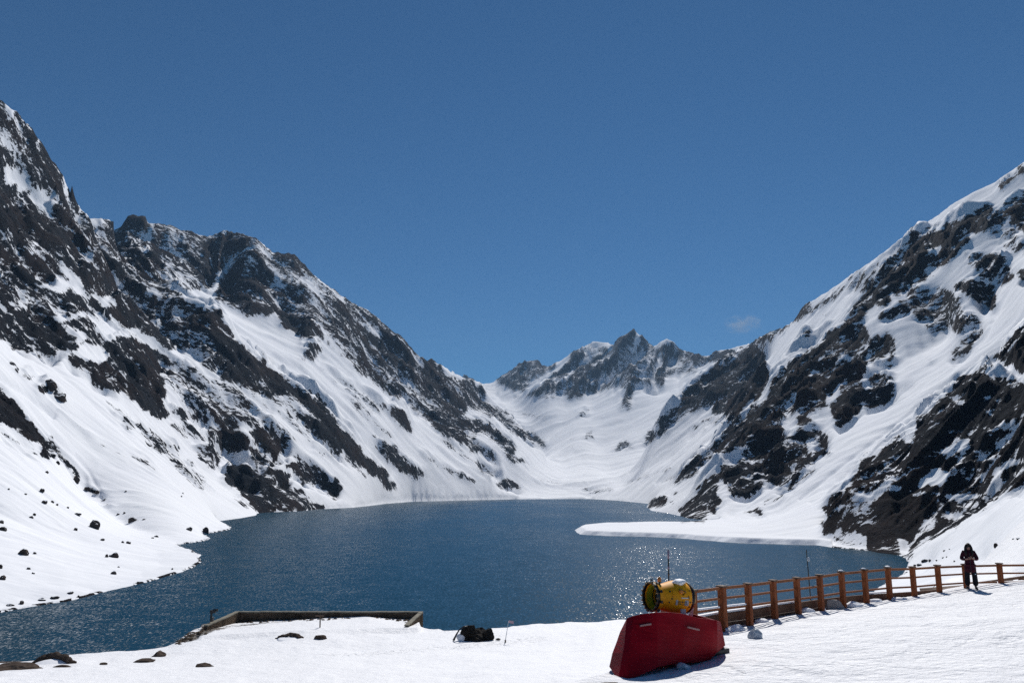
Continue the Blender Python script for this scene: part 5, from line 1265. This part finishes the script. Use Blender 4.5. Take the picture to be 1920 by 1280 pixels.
# ------------------------------------------------------------------ the person by the fence
def skinned(name, joints, bones, m, parent, sub=2, root_i=0):
    """one continuous surface grown round a skeleton; joints: (x, y, z, radius)"""
    me = bpy.data.meshes.new(name); me.from_pydata([j[:3] for j in joints], bones, [])
    o = bpy.data.objects.new(name, me); scene.collection.objects.link(o)
    if parent: o.parent = parent
    sk = o.modifiers.new('skin', 'SKIN'); sk.use_smooth_shade = True
    if not me.skin_vertices: me.skin_vertices.new(name='')
    for i, j in enumerate(joints):
        v = me.skin_vertices[0].data[i]; rr = j[3] if isinstance(j[3], tuple) else (j[3], j[3]); v.radius = rr; v.use_root = (i == root_i)
    sd = o.modifiers.new('subd', 'SUBSURF'); sd.levels = sub; sd.render_levels = sub
    me.materials.append(m); return o
def person():
    foot = pt(1823, 1104, 35.4); g = terrace_z(foot.x, foot.y); foot.z = g + .0
    root = tag(empty('person', foot), 'person with long dark hair in a dark maroon coat and black trousers standing at the fence, hands joined at the chest', 'person')
    root['label'] = 'person with long dark hair, maroon coat and black trousers, standing with hands joined by fence'
    root.rotation_euler = (0, 0, R(-22)); root.scale = (1.0, 1.0, 1.0)
    M_SKIN = plain('skin', (0.42, 0.24, 0.18), .55, .3, var=.1)
    M_COAT = plain('maroon_coat', (0.050, 0.008, 0.018), .8, .15, var=.4, scale=5, bump=.02)
    M_TROU = plain('black_trousers', (0.012, 0.013, 0.018), .8, .15, var=.3, scale=6, bump=.02)
    M_HAIR = plain('dark_hair', (0.016, 0.009, 0.007), .5, .3, var=.4, scale=30)
    M_LIP = plain('lips', (0.30, 0.08, 0.07), .5, .3); M_EYE = plain('eyes', (0.02, 0.015, 0.012), .3, .5)
    H = 1.63
    J = [(0, 0, .88, .125), (0, 0, 1.05, .115), (0, 0, 1.22, .14), (0, .01, 1.345, .09), (0, .0, 1.40, .052), (0, -.01, 1.47, .075), (0, -.012, 1.555, .085),
         # left leg (viewer right), right leg
         (.095, 0, .84, .09), (.115, -.02, .47, .058), (.125, .03, .09, .042), (.145, -.12, .04, .04),
         (-.095, 0, .84, .09), (-.115, 0, .47, .058), (-.13, .03, .09, .042), (-.15, -.12, .04, .04),
         # arms: shoulder, elbow, wrist, palm
         (.17, .01, 1.33, .058), (.255, -.01, 1.09, .042), (.12, -.20, 1.12, .030), (.045, -.235, 1.15, .034),
         (-.17, .01, 1.33, .058), (-.255, -.01, 1.09, .042), (-.12, -.20, 1.10, .030), (-.045, -.235, 1.13, .034)]
    E = [(0,1),(1,2),(2,3),(3,4),(4,5),(5,6),(0,7),(7,8),(8,9),(9,10),(0,11),(11,12),(12,13),(13,14),(2,15),(15,16),(16,17),(17,18),(2,19),(19,20),(20,21),(21,22)]
    skinned('body', J, E, M_SKIN, root)
    for s_, zc in ((1, 1.15), (-1, 1.13)):     # five fingers each, curled round one another
        for k in range(4):
            l = (.036, .042, .04, .032)[k]; z = zc + .028 - k * .018; x0 = s_ * .03
            skinned('finger', [(x0, -.245, z, .011), (x0 - s_ * l * .6, -.262, z - .002, .0095), (x0 - s_ * l * 1.1, -.255, z - .004, .009), (x0 - s_ * l * 1.4, -.24, z - .006, .007)], [(0,1),(1,2),(2,3)], M_SKIN, root, 1)
        skinned('thumb', [(s_ * .06, -.235, zc + .02, .013), (s_ * .04, -.25, zc + .05, .011), (s_ * .015, -.255, zc + .06, .009)], [(0,1),(1,2)], M_SKIN, root, 1)
    # coat: body, flared skirt and sleeves
    C = [(0, 0, 1.05, .17), (0, 0, 1.22, .185), (0, .01, 1.36, .085), (.175, .01, 1.335, .092), (.265, -.01, 1.085, .076), (.125, -.195, 1.11, .046), (-.175, .01, 1.335, .092), (-.265, -.01, 1.085, .076), (-.125, -.195, 1.09, .046), (0, 0, .90, .20), (0, 0, .74, .215), (0, 0, .58, .225)]
    coat = skinned('coat', C, [(0,1),(1,2),(1,3),(3,4),(4,5),(1,6),(6,7),(7,8),(0,9),(9,10),(10,11)], M_COAT, root)
    def sub(mb, name, m, par, smooth=True):
        me = bpy.data.meshes.new(name); me.from_pydata([tuple(v) for v in mb.v], [], mb.f)
        bm = bmesh.new(); bm.from_mesh(me); bmesh.ops.recalc_face_normals(bm, faces=bm.faces); bm.to_mesh(me); bm.free()
        me.polygons.foreach_set('use_smooth', [smooth] * len(me.polygons)); me.materials.append(m)
        o = bpy.data.objects.new(name, me); scene.collection.objects.link(o); o.parent = par; return o
    sub(MB().tube([(0, 0, 1.34), (0, -.005, 1.40), (0, .0, 1.425)], [.085, .075, .078], 14), 'collar', M_COAT, coat)
    sub(MB().beam((0, -.175, 1.33), (0, -.20, .60), .012, .012, up=(0, 1, 0)), 'zip', M_BLACK, coat, False)
    for s_ in (1, -1): sub(MB().beam((s_ * .06, -.172, .87), (s_ * .13, -.14, .86), .02, .06), 'pocket_flap', M_COAT, coat, False)
    # trousers, wide at the hem
    T = [(0, 0, .86, .13), (.095, 0, .80, .105), (.12, -.03, .48, .095), (.135, .02, .10, .105), (-.095, 0, .80, .105), (-.12, 0, .48, .095), (-.14, .02, .10, .105)]
    tr = skinned('trousers', T, [(0,1),(1,2),(2,3),(0,4),(4,5),(5,6)], M_TROU, root)
    V, F = rock_mesh((.035, .012, .03), 9, .2, 2); m_ = MB().add([(v[0] + .14, v[1] - .105, v[2] + .56) for v in V], F); sub(m_, 'knee_patch', M_ICE, tr)
    for s_ in (1, -1):
        V, F = rock_mesh((.06, .14, .055), 5, .05, 3); sub(MB().add([(v[0] + s_ * .145, v[1] - .06, v[2] + .045) for v in V], F), 'boot', M_BLACK, root)
    # hair: cap and long falls over both shoulders
    V, F = rock_mesh((.098, .112, .115), 14, .05, 3)
    hair = sub(MB().add([(v[0], max(v[1], -.075 if v[2] < .03 else -.2) + .025, v[2] + 1.575) for v in V], F), 'hair', M_HAIR, root)
    for s_ in (1, -1):
        sub(MB().tube([(s_ * .06, -.04, 1.63), (s_ * .095, -.045, 1.52), (s_ * .105, -.075, 1.40), (s_ * .10, -.125, 1.28), (s_ * .09, -.155, 1.19)], [.03, .042, .05, .042, .012], 12), 'hair_fall', M_HAIR, hair)
    sub(MB().tube([(0, .06, 1.60), (0, .09, 1.48), (0, .11, 1.34), (0, .13, 1.22)], [.08, .1, .11, .05], 14), 'hair_back', M_HAIR, hair)
    # face
    for s_ in (1, -1):
        V, F = rock_mesh((.013, .008, .007), 3, .02, 2); sub(MB().add([(v[0] + s_ * .032, v[1] - .088, v[2] + 1.545) for v in V], F), 'eye', M_EYE, root)
        sub(MB().beam((s_ * .018, -.093, 1.563), (s_ * .05, -.085, 1.565), .006, .006), 'eyebrow', M_HAIR, root, False)
        V, F = rock_mesh((.01, .02, .028), 3, .05, 2); sub(MB().add([(v[0] + s_ * .085, v[1] - .005, v[2] + 1.53) for v in V], F), 'ear', M_SKIN, root)
    V, F = rock_mesh((.013, .022, .026), 4, .05, 2); sub(MB().add([(v[0], v[1] - .098, v[2] + 1.522) for v in V], F), 'nose', M_SKIN, root)
    V, F = rock_mesh((.024, .009, .008), 6, .02, 2); sub(MB().add([(v[0], v[1] - .088, v[2] + 1.482) for v in V], F), 'mouth', M_LIP, root)
person()
# ------------------------------------------------------------------ air
def haze_box():
    m = bpy.data.materials.new('thin_air'); m.use_nodes = True; nt = m.node_tree
    nt.nodes.remove(nt.nodes['Principled BSDF'])
    v = nt.nodes.new('ShaderNodeVolumePrincipled'); v.inputs['Color'].default_value = (.42, .68, 1, 1)
    v.inputs['Density'].default_value = 3.0e-5
    nt.links.new(v.outputs[0], nt.nodes['Material Output'].inputs['Volume'])
    x0, x1, y0, y1, z0, z1 = -9500, 9500, -400, 13500, -10.5, 2600
    V = [(x, y, z) for z in (z0, z1) for x, y in ((x0,y0),(x1,y0),(x1,y1),(x0,y1))]
    F = [(0,3,2,1),(4,5,6,7),(0,1,5,4),(1,2,6,5),(2,3,7,6),(3,0,4,7)]
    o = link_mesh('haze', V, F, m, smooth=False); o['kind'] = 'stuff'
    return o
haze_box()

def cloud():
    m = bpy.data.materials.new('cloud_vapour'); m.use_nodes = True; nt = m.node_tree
    nt.nodes.remove(nt.nodes['Principled BSDF'])
    v = nt.nodes.new('ShaderNodeVolumePrincipled'); v.inputs['Color'].default_value = (.95, .97, 1, 1)
    tc = nt.nodes.new('ShaderNodeTexCoord'); ln = nt.nodes.new('ShaderNodeVectorMath'); ln.operation = 'LENGTH'
    nt.links.new(tc.outputs['Object'], ln.inputs[0])
    n = noise_tex(nt, tc.outputs['Object'], 2.2, 4, .6)
    d = mathn(nt, 'MULTIPLY', ramp(nt, n, .42, .72), mathn(nt, 'SUBTRACT', 1.0, ln.outputs['Value'], clamp=True))
    nt.links.new(mathn(nt, 'MULTIPLY', d, 4e-3), v.inputs['Density'])
    nt.links.new(v.outputs[0], nt.nodes['Material Output'].inputs['Volume'])
    for (px, py, r, sx, sz) in ((1393, 606, 15000, 420, 200),):
        V, F = rock_mesh((1, 1, 1), 3, .02, 3)
        o = MB().add(V, F).build('cloud', m, origin=(0, 0, 0)); o.location = pt(px, py, r); o.scale = (sx, 500, sz); o['kind'] = 'stuff'
cloud()
